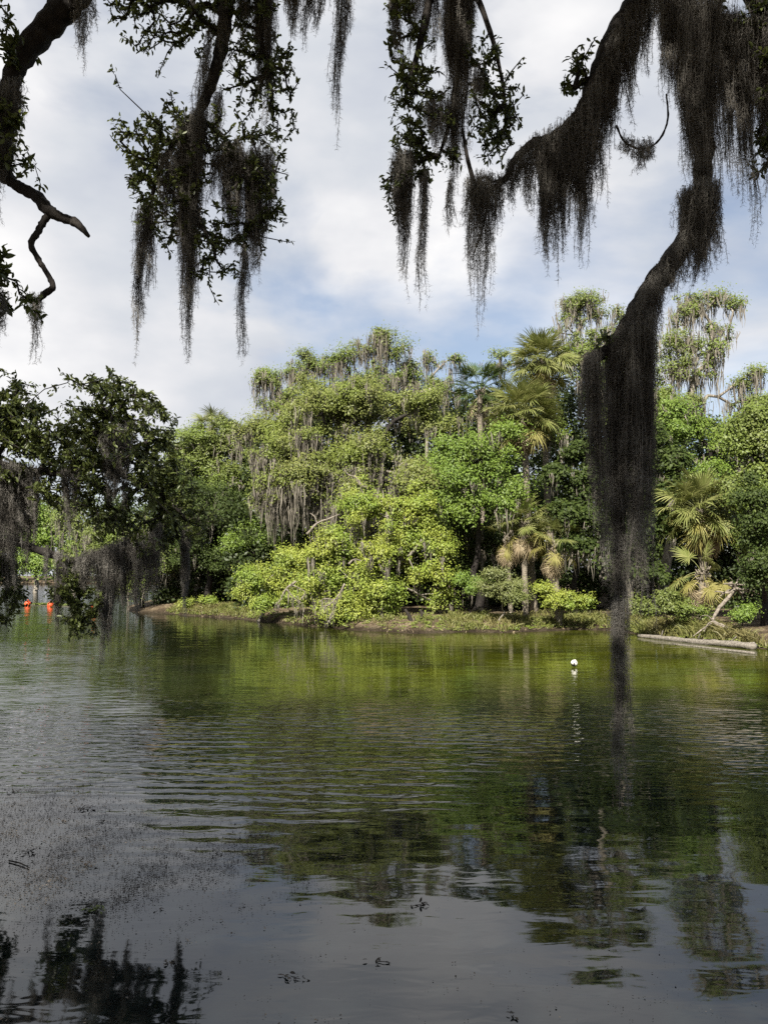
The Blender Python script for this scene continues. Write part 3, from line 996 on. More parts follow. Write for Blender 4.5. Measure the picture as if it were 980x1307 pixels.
lt = Bag()
n = 2600
x = rng.uniform(205, 990, n)
base = np.array([onwater(a, np.interp(a, [s[0] for s in SHORE_PX], [s[1] for s in SHORE_PX]))[:2] for a in x])
base[:, 1] += rng.uniform(0.05, 3.5, n)
z = ground_h(base[:, 0], base[:, 1]) + 0.03
cards(lt, np.column_stack([base, z]), np.array([0, -0.3, 1.0]) + rng.normal(0, 0.5, (n, 3)), rng.uniform(0.05, 0.2, n), rng.uniform(0.02, 0.09, n))
props(lt.build('leaf_litter', M['deadlitter']), 'fallen tan leaves and debris strewn on the far bank', 'leaf litter', kind='stuff')

ub = Bag()
n = 1500
x = np.concatenate([rng.uniform(560, 990, 1000), rng.uniform(210, 330, 260), rng.uniform(330, 560, 240)])
base = np.array([onwater(a, np.interp(a, [s[0] for s in SHORE_PX], [s[1] for s in SHORE_PX]))[:2] for a in x])
base[:, 1] += rng.uniform(0.25, 3.2, n)
z = ground_h(base[:, 0], base[:, 1])
hh = rng.uniform(0.05, 0.42, n) * np.clip(0.35 + 1.5 * vnoise(base[:, 0], base[:, 1], 1.6, 21), 0.02, 1.4)
k = 30
u = unit(rng.normal(0, 1, (n * k, 3))) * (rng.uniform(0, 1, n * k) ** 0.5)[:, None]
Q = np.repeat(np.column_stack([base, z + hh * 0.5]), k, 0) + u * np.repeat(np.column_stack([hh * 0.8 + 0.1, hh * 0.8 + 0.1, hh * 0.7]), k, 0)
Q[:, 2] = np.maximum(Q[:, 2], 0.03)
L = rng.uniform(0.05, 0.13, n * k)
cards(ub, Q, u * 0.4 + np.array([0, -0.4, 0.7]) + rng.normal(0, 0.4, (n * k, 3)), L, L * rng.uniform(0.3, 0.6, n * k))
props(ub.build('undergrowth', M['olive']), 'low leafy weeds and ferns covering the foot of the far bank', 'undergrowth', kind='stuff')

# fallen log lying in the shallows
bagl = Bag()
a, b = onwater(815, 813), onwater(962, 829)
a[2], b[2] = 0.04, 0.10
P = np.array([a + (b - a) * t + np.array([0, 0, 0.02 * math.sin(t * 9)]) for t in np.linspace(0, 1, 24)])
tube(bagl, P, 0.14 * (1 + 0.10 * np.sin(np.arange(24) * 1.7)) * np.linspace(0.7, 1.1, 24), 12, 0.08)
root = empty('fallen_log', (a + b) / 2 * np.array([1, 1, 0]), 'long pale grey log lying half sunk along the right hand bank', 'log')
bagl.build('trunk', M['log'], root, True)
bs = Bag()
for t in (0.22, 0.55, 0.8):
    c = a + (b - a) * t
    d = np.array([rng.uniform(-0.2, 0.2), rng.uniform(-0.4, -0.1), 0.35])
    tube(bs, [c, c + d * 0.5, c + d], [0.045, 0.03, 0.018], 6, 0.1)
bs.build('branch_stub', M['log'], root, True)
bagl = Bag()
a, b = onwater(858, 822), onwater(962, 835)
a[2], b[2] = 0.0, 0.03
P = np.array([a + (b - a) * t for t in np.linspace(0, 1, 16)])
tube(bagl, P, np.linspace(0.03, 0.055, 16), 9, 0.1)
props(bagl.build('drift_log', M['log'], None, True), 'thinner waterlogged pole lying in front of the long grey log', 'log')

# uprooted trunk with root plate at the right
def poly_px(pts, D):
    return [pix(x, y, D + (q[0] if q else 0)) for x, y, *q in pts]


root = empty('uprooted_tree', onwater(965, 820) * np.array([1, 1, 0]) + np.array([0, 2.2, 0.2]), 'grey uprooted dead trunk leaning on the right hand bank under the palm', 'dead tree')
bd = Bag()
tube(bd, catmull(poly_px([(985, 828, 0), (955, 816, 0.5), (928, 803, 1.0), (908, 793, 1.5)], 33.5), 5), np.linspace(0.15, 0.08, 16), 9, 0.16)
tube(bd, catmull(poly_px([(908, 793, 1.5), (916, 778, 2), (928, 764, 2.4), (940, 750, 2.6)], 33.5), 5), np.linspace(0.07, 0.10, 16), 9, 0.16)
bd.build('trunk', M['deadwood'], root, True)
bd = Bag()
for px, py in [(924, 745), (948, 742), (958, 750), (932, 762), (918, 754), (946, 764), (930, 740), (940, 738), (952, 758), (914, 764)]:
    e = pix(px, py, 36 + rng.uniform(-0.5, 0.5))
    s_ = pix(938, 751, 36.1)
    tube(bd, catmull([s_, s_ + (e - s_) * 0.5 + rng.normal(0, 0.10, 3), e + rng.normal(0, 0.08, 3), e + (e - s_) * 0.2 + rng.normal(0, 0.1, 3)], 4), np.linspace(0.07, 0.008, 13), 6, 0.3)
for px, py in [(898, 806), (918, 818), (895, 786), (884, 812)]:
    s_, e = pix(910, 793, 35), pix(px, py, 34.5)
    tube(bd, catmull([s_, (s_ + e) / 2 + rng.normal(0, 0.1, 3), e], 4), np.linspace(0.05, 0.015, 9), 6, 0.2)
bd.build('root_plate', M['deadwood'], root, True)

# small black stump at the water's edge
root = empty('tree_stump', onwater(528, 805) * np.array([1, 1, 0]), 'small black forked stump at the waterline in the middle of the bank', 'stump')
bd = Bag()
D = waterdist(805) - 0.1
for pts, r0 in [([(528, 808), (527, 798), (522, 786), (517, 778)], 0.16), ([(530, 808), (533, 797), (538, 787), (537, 778)], 0.13), ([(529, 806), (526, 799), (530, 790)], 0.12), ([(524, 808), (514, 803), (506, 806)], 0.08), ([(532, 808), (545, 805), (552, 807)], 0.07)]:
    P = catmull(poly_px(pts, D), 4)
    tube(bd, P, np.linspace(r0, r0 * 0.45, len(P)), 7, 0.1)
bd.build('trunk', M['stump'], root, True)

# pale dead branches under the leaning tree
def dead_branch(label, pts_list, D, r0, mossy):
    c = pix(pts_list[0][0][0], pts_list[0][0][1], D)
    root = empty('dead_branch', c, label, 'dead branch', 'pale dead branches in the trees')
    bd, mb = Bag(), Bag()
    for i, pts in enumerate(pts_list):
        P = catmull(poly_px(pts, D), 5)
        tube(bd, P, np.linspace(r0 * (1 if i == 0 else 0.6), r0 * 0.3, len(P)), 6, 0.1)
        if mossy:
            hang(mb, P[2::2], np.full(len(P[2::2]), 0.6), 6, 0.025, 0.06)
    bd.build('branch', M['deadwood'], root, True)
    mb.build('hanging_moss', M['farmoss'], root)


dead_branch('bleached drooping branch with moss beside the waterline shrub', [[(378, 742), (365, 752), (358, 766), (352, 772)], [(366, 752), (376, 764), (386, 770)], [(372, 746), (390, 756), (382, 766)]], 42.6, 0.06, True)
dead_branch('bleached forked branch hanging to the water under the leaning tree', [[(440, 745), (432, 760), (420, 772), (410, 774)], [(432, 760), (425, 780), (421, 792)], [(428, 766), (415, 764), (408, 768)]], 40.6, 0.06, True)
dead_branch('pale crooked bare limb reaching right above the leaning tree', [[(392, 682), (405, 668), (420, 662), (434, 656)], [(405, 668), (402, 660), (396, 655)]], 42.0, 0.08, False)
dead_branch('pale bare limb zigzagging high in the olive oak', [[(462, 622), (455, 610), (445, 606), (440, 600)], [(455, 610), (458, 618), (468, 622)]], 44.5, 0.07, False)
dead_branch('small bleached snag among the leaves of the leaning tree', [[(445, 720), (452, 714), (462, 716)], [(452, 714), (456, 722)]], 40.4, 0.06, False)

# ------------------------------------------------------------------ buoys
def lathe(bag, c, prof, sides=20, tilt=None):
    prof = np.array(prof)
    a = np.linspace(0, 2 * np.pi, sides, endpoint=False)
    V = np.stack([prof[:, None, 0] * np.cos(a), prof[:, None, 0] * np.sin(a), np.broadcast_to(prof[:, None, 1], (len(prof), sides))], -1)
    if tilt is not None:
        V = V @ tilt.T
    idx = np.arange(len(prof) * sides).reshape(len(prof), sides)
    Q = np.stack([idx[:-1], np.roll(idx[:-1], -1, 1), np.roll(idx[1:], -1, 1), idx[1:]], -1).reshape(-1, 4)
    bag.add(V.reshape(-1, 3) + c, Q)


def rotx(a, b=0.0):
    ca, sa, cb, sb = math.cos(a), math.sin(a), math.cos(b), math.sin(b)
    return np.array([[1, 0, 0], [0, ca, -sa], [0, sa, ca]]) @ np.array([[cb, 0, sb], [0, 1, 0], [-sb, 0, cb]])


def orange_buoy(px, py, r, label, tl):
    c = onwater(px, py + 3)
    c[2] = r * 0.3
    root = empty('marker_buoy', c * np.array([1, 1, 0]), label, 'buoy', 'orange buoys across the channel')
    T = rotx(tl, tl * 0.6)
    t = np.linspace(-math.pi / 2, math.pi / 2, 15)
    bb = Bag()
    lathe(bb, c, [(max(1e-3, r * math.cos(q) * (1 - 0.06 * math.sin(q))), r * 1.08 * math.sin(q)) for q in t], 20, T)
    bb.build('float', M['orange'], root, True)
    bb = Bag()
    lathe(bb, c + T @ np.array([0, 0, r * 1.05]), [(0.001, 0.10), (0.05, 0.10), (0.06, 0.05), (0.07, -0.02), (0.001, -0.03)], 12, T)
    bb.build('neck', M['orange'], root, True)
    bb = Bag()
    lathe(bb, c, [(r * 1.0, -0.035), (r * 1.035, -0.03), (r * 1.035, 0.03), (r * 1.0, 0.035)], 20, T)
    bb.build('seam_band', M['orange'], root, True)
    return c


b1 = orange_buoy(36, 769, 0.29, 'round orange buoy nearest the left edge of the photo', 0.12)
b2 = orange_buoy(65, 770.5, 0.29, 'round orange buoy at the right end of the green weed strip', -0.15)
b3 = orange_buoy(121, 772, 0.27, 'orange buoy half hidden by leaves near the left bank tip', 0.2)
b4 = orange_buoy(46, 738, 0.5, 'far orange buoy seen higher up through the moss', 0.1)
bag = Bag()
P = [b1, (b1 + b2) / 2, b2, (b2 + b3) / 2, b3]
P = np.array([[p[0], p[1], 0.02] for p in catmull(P, 8)])
tube(bag, P, np.full(len(P), 0.02), 5)
props(bag.build('float_line', M['rope'], None, True), 'thin rope linking the row of three orange buoys', 'rope')
wd = Bag()
n = 900
t = rng.uniform(0, 1, n)
q = onwater(38, 771) + (onwater(92, 772) - onwater(38, 771)) * t[:, None] + rng.normal(0, 1, (n, 3)) * np.array([0.1, 0.7, 0])
q[:, 2] = 0.03
cards(wd, q, np.array([0, 0, 1.0]) + rng.normal(0, 0.35, (n, 3)), rng.uniform(0.15, 0.35, n), rng.uniform(0.1, 0.2, n))
props(wd.build('floating_weed', M['weed']), 'strip of green weed floating along the buoy line', 'weed', kind='stuff')

# white float in the green shallows
c = onwater(732.5, 851)
r = 0.105
c[2] = 0.115
root = empty('mooring_float', c * np.array([1, 1, 0]), 'small white ball float with dark underside on the green water', 'float')
T = rotx(0.35, 0.25)
t = np.linspace(-0.18, math.pi / 2, 14)
bb = Bag()
lathe(bb, c, [(max(1e-3, r * math.cos(q)), r * math.sin(q)) for q in t], 22, T)
bb.build('shell', M['white'], root, True)
bb = Bag()
t = np.linspace(-math.pi / 2, -0.15, 9)
lathe(bb, c, [(max(1e-3, r * 1.012 * math.cos(q)), r * 1.012 * math.sin(q)) for q in t], 22, T)
bb.build('keel', M['black'], root, True)
bb = Bag()
for dx, dz, rr in [(0.030, 0.040, 0.024), (-0.066, 0.018, 0.016), (-0.022, -0.015, 0.036)]:
    d = unit(np.array([dx, -math.sqrt(max(r * r - dx * dx - dz * dz, 0)), dz]))
    a = np.linspace(0, 2 * np.pi, 12, endpoint=False)
    u = unit(np.cross(d, [0, 0, 1.0]))
    w = np.cross(u, d)
    V = c + d * (r * 1.02) + rr * (np.cos(a)[:, None] * u + np.sin(a)[:, None] * w) * np.array([1, 1, 0.9])
    V = c + unit(V - c) * (r * 1.03)
    V = np.vstack([V, c + d * r * 1.035])
    bb.add(V, None, [[i, (i + 1) % 12, 12] for i in range(12)])
bb.build('hole', M['black'], root)
bb = Bag()
lathe(bb, c + T @ np.array([0, 0, r]), [(0.022, -0.004), (0.024, 0.012), (0.012, 0.016), (0.01, -0.004)], 12, T)
bb.build('eyelet', M['white'], root, True)

# ------------------------------------------------------------------ near live oaks: limbs, leaf sprays
def limb_px(pts, D, r_px):
    """pts (px, py[, dD]); r_px list of half widths in photo pixels"""
    P = np.array(poly_px(pts, D))
    C = catmull(P, 6)
    t = np.linspace(0, 1, len(pts))
    R = np.interp(np.linspace(0, 1, len(C)), t, r_px) / F * D
    return C, R


class Path(np.ndarray):
    """limb centre line that remembers the limb it belongs to"""
    def __array_finalize__(self, o):
        self.part = getattr(o, 'part', None)


def limb(root, pts, D, r_px, mat='bark', rough=0.06, sides=12):
    C, R = limb_px(pts, D, r_px)
    b = Bag()
    R = R * (1 + 0.10 * np.sin(np.arange(len(R)) * 1.9 + rng.uniform(0, 6)) * rng.uniform(0.5, 1, len(R)))
    tube(b, C, R, sides, rough)
    o = b.build('limb', M[mat], root, True)
    C = C.view(Path)
    C.part = o
    return C


def spray(root, start, ellipses, D, lsize=0.046, per=9, dens=1.0, depth=0.3, mat='near', tw=0.0035):
    """twigs grown from the points of a limb to the tips in the given ellipses (photo pixels at depth D), leaves on every tip"""
    root = getattr(start, 'part', None) or root
    start = [np.array(p) for p in np.asarray(start)]
    T = []
    for e in ellipses:
        px, py, rx, ry = e[0], e[1], e[2] * 1.12, e[3] * 1.12
        dd = e[4] if len(e) > 4 else 0
        s = D / F
        n = max(4, int(dens * rx * ry * s * s * (620 if D < 9 else 300)))
        a = rng.uniform(0, 2 * np.pi, n)
        r = rng.uniform(0, 1, n) ** 0.5
        c = np.array([pix(px + rx * q * math.cos(w), py + ry * q * math.sin(w), D + dd) for q, w in zip(r, a)])
        c[:, 1] += rng.normal(0, depth * 0.6, n)
        T.append(c)
    T = np.vstack(T)
    d = np.min(np.linalg.norm(T[:, None] - np.asarray(start)[None], axis=2), axis=1)
    A, par, cnt, tip = grow(start, T, 0.10 * D / 6, sag=0.10, jit=0.7, pull=0.15)
    i = np.arange(len(start), len(A))
    rad = tw * np.maximum(cnt, 1) ** 0.5 * (D / 6) ** 0.4
    b = Bag()
    frusta(b, A[par[i]], A[i], np.minimum(rad[par[i]], rad[i] * 1.5), rad[i], 5)
    b.build('twigs', M['bark'], root)
    # leaves: rosettes along the last nodes of every tip
    pts, dirs = [], []
    for k in tip:
        q, j = k, 0
        while j < 2 and par[q] >= 0 and q >= len(start):
            pts.append(A[q])
            dirs.append(A[q] - A[par[q]])
            q = par[q]
            j += 1
    pts, dirs = np.array(pts), unit(np.array(dirs))
    m = len(pts)
    k = per
    P = np.repeat(pts, k, 0)
    Dv = np.repeat(dirs, k, 0)
    P = P - Dv * rng.uniform(0, 0.10, (m * k, 1)) * D / 6 + rng.normal(0, 0.012, (m * k, 3)) * D / 6
    t = Dv * 0.6 + unit(rng.normal(0, 1, (m * k, 3))) * 0.95 + np.array([0, 0, -0.05])
    nn = np.array([0, 0, 0.9]) + rng.normal(0, 0.6, (m * k, 3))
    L = lsize * rng.uniform(0.55, 1.3, m * k)
    b = Bag()
    leaves(b, P, t, nn, L, L * rng.uniform(0.34, 0.5, m * k))
    b.build('foliage', M[mat], root)


def moss(label, tops, D, bundles, name='spanish_moss', dens=1.0, depth=0.12, group='spanish moss hanging overhead', curl=1.0, mat='moss'):
    """tops: polyline (px, py) the moss hangs from; bundles: (px, half width px, bottom py[, top py]) - each bundle tapers to its tip"""
    s = D / F
    SP_, TP = [], []
    for bu_ in bundles:
        cx, hw, yb = bu_[:3]
        tx = np.array([t[0] for t in tops], float)
        ty = np.array([t[1] for t in tops], float)
        n = max(6, int(dens * (hw * s) * 2 * 430 + 6))
        x = cx + hw * np.clip(rng.normal(0, 0.55, n), -1.3, 1.3)
        yt = np.interp(x, tx, ty) if len(bu_) < 4 else np.full(n, float(bu_[3]))
        yt = yt + rng.uniform(-11, 5, n)
        far_ = rng.uniform(0, 1, n)
        u = 0.22 + 0.78 * rng.beta(1.5, 1.35, n)
        if hw < 3.2:
            u = rng.uniform(0.55, 1.0, n)
        u *= 1 - 0.25 * np.abs(x - cx) / max(hw, 1)
        L = np.maximum((yb - yt) * u * s * 1.09, 0.06)
        lean = rng.normal(-0.025, 0.04) * min(1.0, 0.5 / ((yb - ty.mean()) * s + 0.05))
        sway, ph = rng.uniform(0.006, 0.024), rng.uniform(0, 6.28)
        dz = rng.normal(0, min(depth, hw * s * 0.8 + 0.015), n)
        K = 14
        for i in range(n):
            p0 = pix(x[i], yt[i], D) + np.array([0, dz[i], 0])
            t = np.linspace(0, 1, K)
            P = np.tile(p0, (K, 1))
            P[:, 2] -= L[i] * t
            full = L[i] * t / max((yb - yt[i]) * s, 0.1)
            cc = pix(cx, yt[i], D)
            conv = np.clip(full, 0, 1) ** 1.2 * 0.93
            P[:, 0] += (cc[0] - P[:, 0]) * conv
            P[:, 1] += (cc[1] - P[:, 1]) * conv
            w = np.cumsum(rng.normal(0, 0.0055, (K, 2)), 0)
            w[:, 0] += lean * L[i] * t ** 1.5 + sway * np.sin(ph + t * L[i] * 7.0) * t
            P[:, :2] += w
            SP_.append(P)
    S = np.array(SP_)                       # strands
    b = Bag()
    K = S.shape[1]
    W = np.full((len(S), K), 0.0014) * (D / 5.5) ** 0.5
    W[:, -1] *= 0.2
    ribbons(b, S, W)
    # short curled tendrils all along the strands
    seg = np.linalg.norm(np.diff(S, axis=1), axis=2)
    tot = seg.sum(1)
    sp = 0.0070 * (D / 5.5) / curl
    cnt = np.maximum((tot / sp).astype(int), 3)
    si = np.repeat(np.arange(len(S)), cnt)
    f = rng.uniform(0, 1, len(si)) * (K - 1.001)
    k0 = f.astype(int)
    fr_ = (f - k0)[:, None]
    P0 = S[si, k0] * (1 - fr_) + S[si, k0 + 1] * fr_
    m = len(P0)
    ln = rng.uniform(0.014, 0.040, m)[:, None] * (D / 5.5) ** 0.6
    d0 = unit(rng.normal(0, 1, (m, 3)) * np.array([1, 1, 0.5]) + np.array([0, 0, -0.45]))
    d1 = unit(d0 * 0.5 + rng.normal(0, 0.6, (m, 3)) + np.array([0, 0, -0.7]))
    P = np.stack([P0, P0 + d0 * ln * 0.5, P0 + d0 * ln * 0.5 + d1 * ln * 0.55], 1)
    w = rng.uniform(0.0007, 0.0013, m)[:, None] * (D / 5.5) ** 0.7
    ribbons(b, P, w * np.array([[1.0, 0.9, 0.25]]))
    c = S[:, 0].mean(0)
    o = b.build(name, M[mat])
    # origin at the hanging point
    o.data.transform(__import__('mathutils').Matrix.Translation(-Vector(c)))
    o.location = Vector(c)
    return props(o, label, 'spanish moss', group)


# ---- left oak: thick bent limb on the left edge, drooping limb with leaf sprays
T0 = np.array([-6.5, -2.0, gz_at(-6.5, -2.0) - 0.1])
oakA = empty('live_oak', T0, 'near oak whose dark limbs bend down from the top left corner', 'tree', 'oaks on the near bank')


def near_trunk(root, base, path, r):
    b = Bag()
    P = catmull([base] + path, 6)
    R = np.interp(np.linspace(0, 1, len(P)), np.linspace(0, 1, len(r)), r)
    tube(b, P, R, 16, 0.04)
    b.build('trunk', M['bark'], root, True)


near_trunk(oakA, T0, [(-6.3, -1.4, 2.5), (-5.4, 0.2, 5.0), (-4.3, 2.6, 7.6), (-3.2, 4.6, 8.9), tuple(pix(150, -90, 6.0))], [0.55, 0.42, 0.36, 0.28, 0.18, 0.13])
l1 = limb(oakA, [(150, -90), (110, -30), (78, 15), (48, 48), (20, 88), (10, 135), (8, 185), (8, 232)], 6.0, [20, 20, 18, 16, 13, 11, 9, 8], rough=0.09, sides=14)
l2 = limb(oakA, [(6, 225), (24, 238), (46, 250), (62, 268), (78, 277), (98, 285), (114, 302)], 6.0, [6, 7.5, 7.5, 8.5, 6.5, 6, 2.0], rough=0.08)
l3 = limb(oakA, [(66, 270), (55, 284), (48, 298), (40, 312), (50, 332), (60, 348), (68, 366), (56, 376), (48, 386)], 6.0, [5, 4.5, 4.2, 4, 3.6, 3.4, 4.0, 4.5, 2.5], rough=0.08, sides=10)
l4 = limb(oakA, [(330, -120), (300, -50), (290, 0), (285, 45), (275, 92), (262, 128), (247, 156)], 6.0, [14, 12, 10, 9, 8, 6.5, 4.5], rough=0.07)
l5 = limb(oakA, [(300, -45), (255, -20), (246, 6), (256, 18), (260, 36)], 6.0, [7, 5, 4, 3.5, 2], sides=8)
l6 = limb(oakA, [(150, -90), (240, -110), (330, -120)], 6.0, [15, 15, 14])
l7 = limb(oakA, [(330, -120), (342, -40), (330, 20), (338, 75), (348, 120)], 6.1, [8, 5, 4, 3, 2], sides=8)
l8 = limb(oakA, [(247, 150), (235, 190), (240, 235), (255, 280), (268, 310)], 6.0, [4.5, 4, 3.5, 3, 2], sides=8)
l9 = limb(oakA, [(255, 150), (285, 175), (310, 215), (330, 260), (338, 285)], 6.05, [4, 3.5, 3, 2.5, 2], sides=8)
l10 = limb(oakA, [(245, 160), (222, 185), (205, 215), (196, 245), (192, 275)], 5.95, [4, 3.5, 3, 2.5, 2], sides=8)
spray(oakA, l4[:20], [(195, 18, 55, 26), (245, 40, 40, 22), (188, 62, 9, 7), (160, 25, 25, 12), (225, -10, 60, 20)], 6.0, dens=1.0)
spray(oakA, l7, [(330, 55, 40, 60), (352, 112, 28, 36), (378, 138, 9, 12), (300, 20, 35, 30), (300, 100, 18, 30), (345, 165, 14, 18)], 6.1, dens=0.85)
spray(oakA, l10, [(182, 190, 34, 34), (212, 160, 34, 22), (214, 124, 10, 9), (190, 235, 24, 26), (225, 205, 30, 30), (195, 272, 20, 18), (160, 190, 12, 10), (182, 150, 8, 6)], 5.95, dens=1.25)
spray(oakA, l8, [(250, 185, 36, 24), (235, 245, 30, 30), (255, 310, 24, 24), (215, 295, 26, 22), (290, 320, 18, 14), (262, 345, 12, 22)], 6.0, dens=1.25)
spray(oakA, l9, [(315, 190, 34, 28), (345, 215, 22, 28), (355, 258, 14, 26), (320, 265, 26, 34), (300, 300, 28, 24), (280, 180, 20, 20), (340, 175, 12, 10)], 6.05, dens=1.1)
spray(oakA, l1[18:], [(18, 60, 16, 20), (30, 160, 12, 14), (34, 208, 8, 10), (8, 110, 12, 40), (10, 190, 14, 30), (5, 30, 14, 14)], 5.9, lsize=0.06, dens=1.3)
spray(oakA, [pix(-60, 330, 4.6), pix(-35, 345, 4.6), pix(-15, 350, 4.6)], [(6, 335, 9, 14), (10, 360, 10, 12), (3, 380, 8, 10), (-20, 350, 20, 30)], 4.6, lsize=0.06, dens=2.0)

# ---- right oak
T1 = np.array([5.2, -1.5, gz_at(5.2, -1.5) - 0.1])
oakB = empty('live_oak', T1, 'near oak whose moss draped limbs sweep down from the top right corner', 'tree', 'oaks on the near bank')
near_trunk(oakB, T1, [(5.0, -0.9, 2.6), (4.4, 0.6, 5.2), (3.4, 2.6, 7.2), (2.6, 4.2, 7.9), tuple(pix(880, -100, 5.2))], [0.6, 0.46, 0.38, 0.30, 0.22, 0.17])
r2 = limb(oakB, [(880, -100), (872, -40), (876, 40), (890, 110), (897, 190), (893, 255), (878, 300), (850, 342), (822, 380), (800, 418), (775, 448), (748, 460)], 5.2, [22, 18, 15, 13, 12, 12, 13, 14, 13, 11, 9, 5], rough=0.08, sides=14)
r1 = limb(oakB, [(880, -100), (845, -45), (805, 10), (775, 60), (757, 110), (735, 152), (705, 176), (682, 182), (668, 192), (655, 206), (646, 226), (622, 244), (607, 236), (597, 205), (590, 165)], 5.4, [18, 15, 13, 12, 11, 9, 7, 6.5, 5, 4.5, 4, 3.2, 3, 2.6, 2], rough=0.09)
r3 = limb(oakB, [(845, -45), (850, 5), (872, 40), (890, 75)], 5.15, [14, 10, 8, 6])
r4 = limb(oakB, [(765, 95), (742, 105), (733, 112), (738, 95), (741, 84)], 5.4, [4, 4, 3.5, 3, 1.5], sides=8)
r5 = limb(oakB, [(880, -100), (700, -150), (590, -130), (560, -60), (548, 0), (535, 60), (520, 110)], 5.8, [14, 12, 10, 8, 6, 4.5, 3], sides=10)
r6 = limb(oakB, [(560, -60), (600, -20), (625, 40), (640, 100), (645, 140)], 5.9, [6, 4.5, 3.5, 2.5, 2], sides=8)
r7 = limb(oakB, [(588, -120), (582, 0), (584, 80), (575, 150), (560, 200)], 5.8, [6, 5, 4, 3, 2], sides=8)
r8 = limb(oakB, [(890, -90), (950, -20), (985, 60), (1010, 140)], 5.2, [14, 11, 9, 7])
r9 = limb(oakB, [(786, 160), (796, 180), (815, 190), (832, 186), (845, 172), (852, 150), (850, 120)], 5.3, [1.5, 1.5, 1.4, 1.4, 1.4, 1.4, 1.2], sides=6, rough=0.12)
r10 = limb(oakB, [(646, 226), (630, 232), (618, 226), (612, 236), (622, 255), (616, 290), (604, 325)], 5.4, [2.4, 2, 1.6, 1.6, 1.6, 1.3, 1], sides=6)
spray(oakB, r6, [(610, 75, 22, 32), (640, 130, 24, 34), (655, 170, 14, 22), (628, 185, 20, 18), (655, 130, 14, 10), (630, 55, 14, 10), (620, 160, 24, 24)], 5.9, dens=1.2)
spray(oakB, r5, [(510, 50, 18, 50), (505, 110, 14, 30), (530, 90, 20, 40), (548, 120, 24, 36), (515, -10, 24, 20)], 5.8, dens=1.1)
spray(oakB, r7, [(515, 195, 18, 22), (505, 235, 18, 18), (530, 170, 24, 22), (560, 190, 24, 22), (580, 215, 10, 12), (500, 268, 8, 8), (538, 225, 12, 14)], 5.75, dens=1.25)
spray(oakB, r4, [(737, 95, 8, 10), (742, 82, 6, 6), (724, 105, 5, 4), (728, 90, 6, 5)], 5.4, dens=3, lsize=0.05)
spray(oakB, r8, [(960, 60, 26, 50), (940, 20, 34, 26), (975, 110, 16, 30), (965, 180, 10, 14), (972, 215, 9, 14), (905, -10, 30, 16), (985, 40, 20, 50)], 5.2, dens=1.4)
spray(oakB, [pix(1010, 190, 5.2), pix(1000, 205, 5.2)], [(977, 205, 9, 14), (985, 190, 12, 12)], 5.2, dens=2.0)
spray(oakB, r2[-14:], [(772, 430, 8, 5), (765, 440, 6, 4)], 5.2, dens=2.0, lsize=0.045)

# ---- lower left oak, further down the bank
T2 = np.array([-10.6, 11.5, gz_at(-10.6, 11.5) - 0.1])
oakC = empty('live_oak', T2, 'shadowed oak leaning low over the water at the left edge', 'tree', 'oaks on the near bank')
D2 = 12.0
near_trunk(oakC, T2, [(-10.2, 11.6, 1.8), (-9.2, 11.8, 3.4), tuple(pix(-180, 590, D2)), tuple(pix(-70, 575, D2))], [0.5, 0.36, 0.28, 0.2, 0.14])
c1 = limb(oakC, [(-180, 590), (-70, 575), (-10, 592), (30, 602), (62, 602), (88, 604), (120, 592), (160, 575), (200, 560)], D2, [17, 11, 7, 6, 5, 4.5, 4, 3, 2])
c2 = limb(oakC, [(-180, 600), (-90, 690), (-30, 702), (15, 692), (55, 704), (95, 716), (130, 706), (165, 693), (185, 692), (205, 676)], D2, [10, 8, 6, 5.5, 5, 4.5, 4.2, 4, 3.5, 2.5])
c3 = limb(oakC, [(85, 604), (110, 570), (135, 535), (148, 500), (152, 482)], D2, [4, 3.5, 3, 2, 1.2], sides=8)
c4 = limb(oakC, [(-10, 590), (10, 560), (18, 520), (22, 495)], D2, [4, 3.5, 2.5, 1.5], sides=8)
c5 = limb(oakC, [(120, 592), (165, 610), (205, 630), (240, 665)], D2 + 0.3, [4, 3.5, 3, 2], sides=8)
c6 = limb(oakC, [(95, 716), (102, 750), (98, 780), (105, 800)], D2, [3, 2.4, 2, 1.2], sides=8)
spray(oakC, c4, [(15, 505, 24, 24), (35, 540, 30, 26), (2, 535, 24, 34), (15, 570, 34, 22), (45, 575, 24, 16), (-30, 540, 40, 50)], D2, lsize=0.085, per=12, dens=1.0, depth=0.8)
spray(oakC, c3, [(128, 492, 20, 14), (152, 490, 14, 14), (155, 520, 44, 22), (185, 530, 24, 20), (120, 545, 36, 26), (80, 540, 24, 22), (165, 560, 44, 24), (110, 500, 12, 10), (200, 520, 12, 12)], D2, lsize=0.085, per=12, dens=1.0, depth=0.9)
spray(oakC, c1, [(60, 560, 40, 22), (95, 585, 50, 20), (30, 620, 30, 18), (150, 600, 50, 26), (200, 590, 30, 30), (80, 640, 24, 16)], D2, lsize=0.085, per=12, dens=1.0, depth=0.9)
spray(oakC, c5, [(170, 640, 44, 30), (215, 620, 30, 34), (235, 670, 28, 30), (130, 650, 30, 24), (205, 690, 24, 22), (150, 680, 30, 14)], D2 + 0.3, lsize=0.085, per=12, dens=0.9, depth=0.9)
spray(oakC, c6, [(98, 760, 12, 26), (104, 800, 18, 12), (128, 765, 12, 20), (90, 735, 14, 18), (75, 760, 10, 16), (96, 785, 10, 10)], D2, lsize=0.08, per=12, dens=1.6, depth=0.4)
spray(oakC, c2[:20], [(6, 770, 14, 26), (-6, 800, 10, 12), (15, 755, 10, 14), (0, 730, 20, 20), (-40, 720, 40, 40)], D2, lsize=0.08, per=12, dens=1.4, depth=0.5)

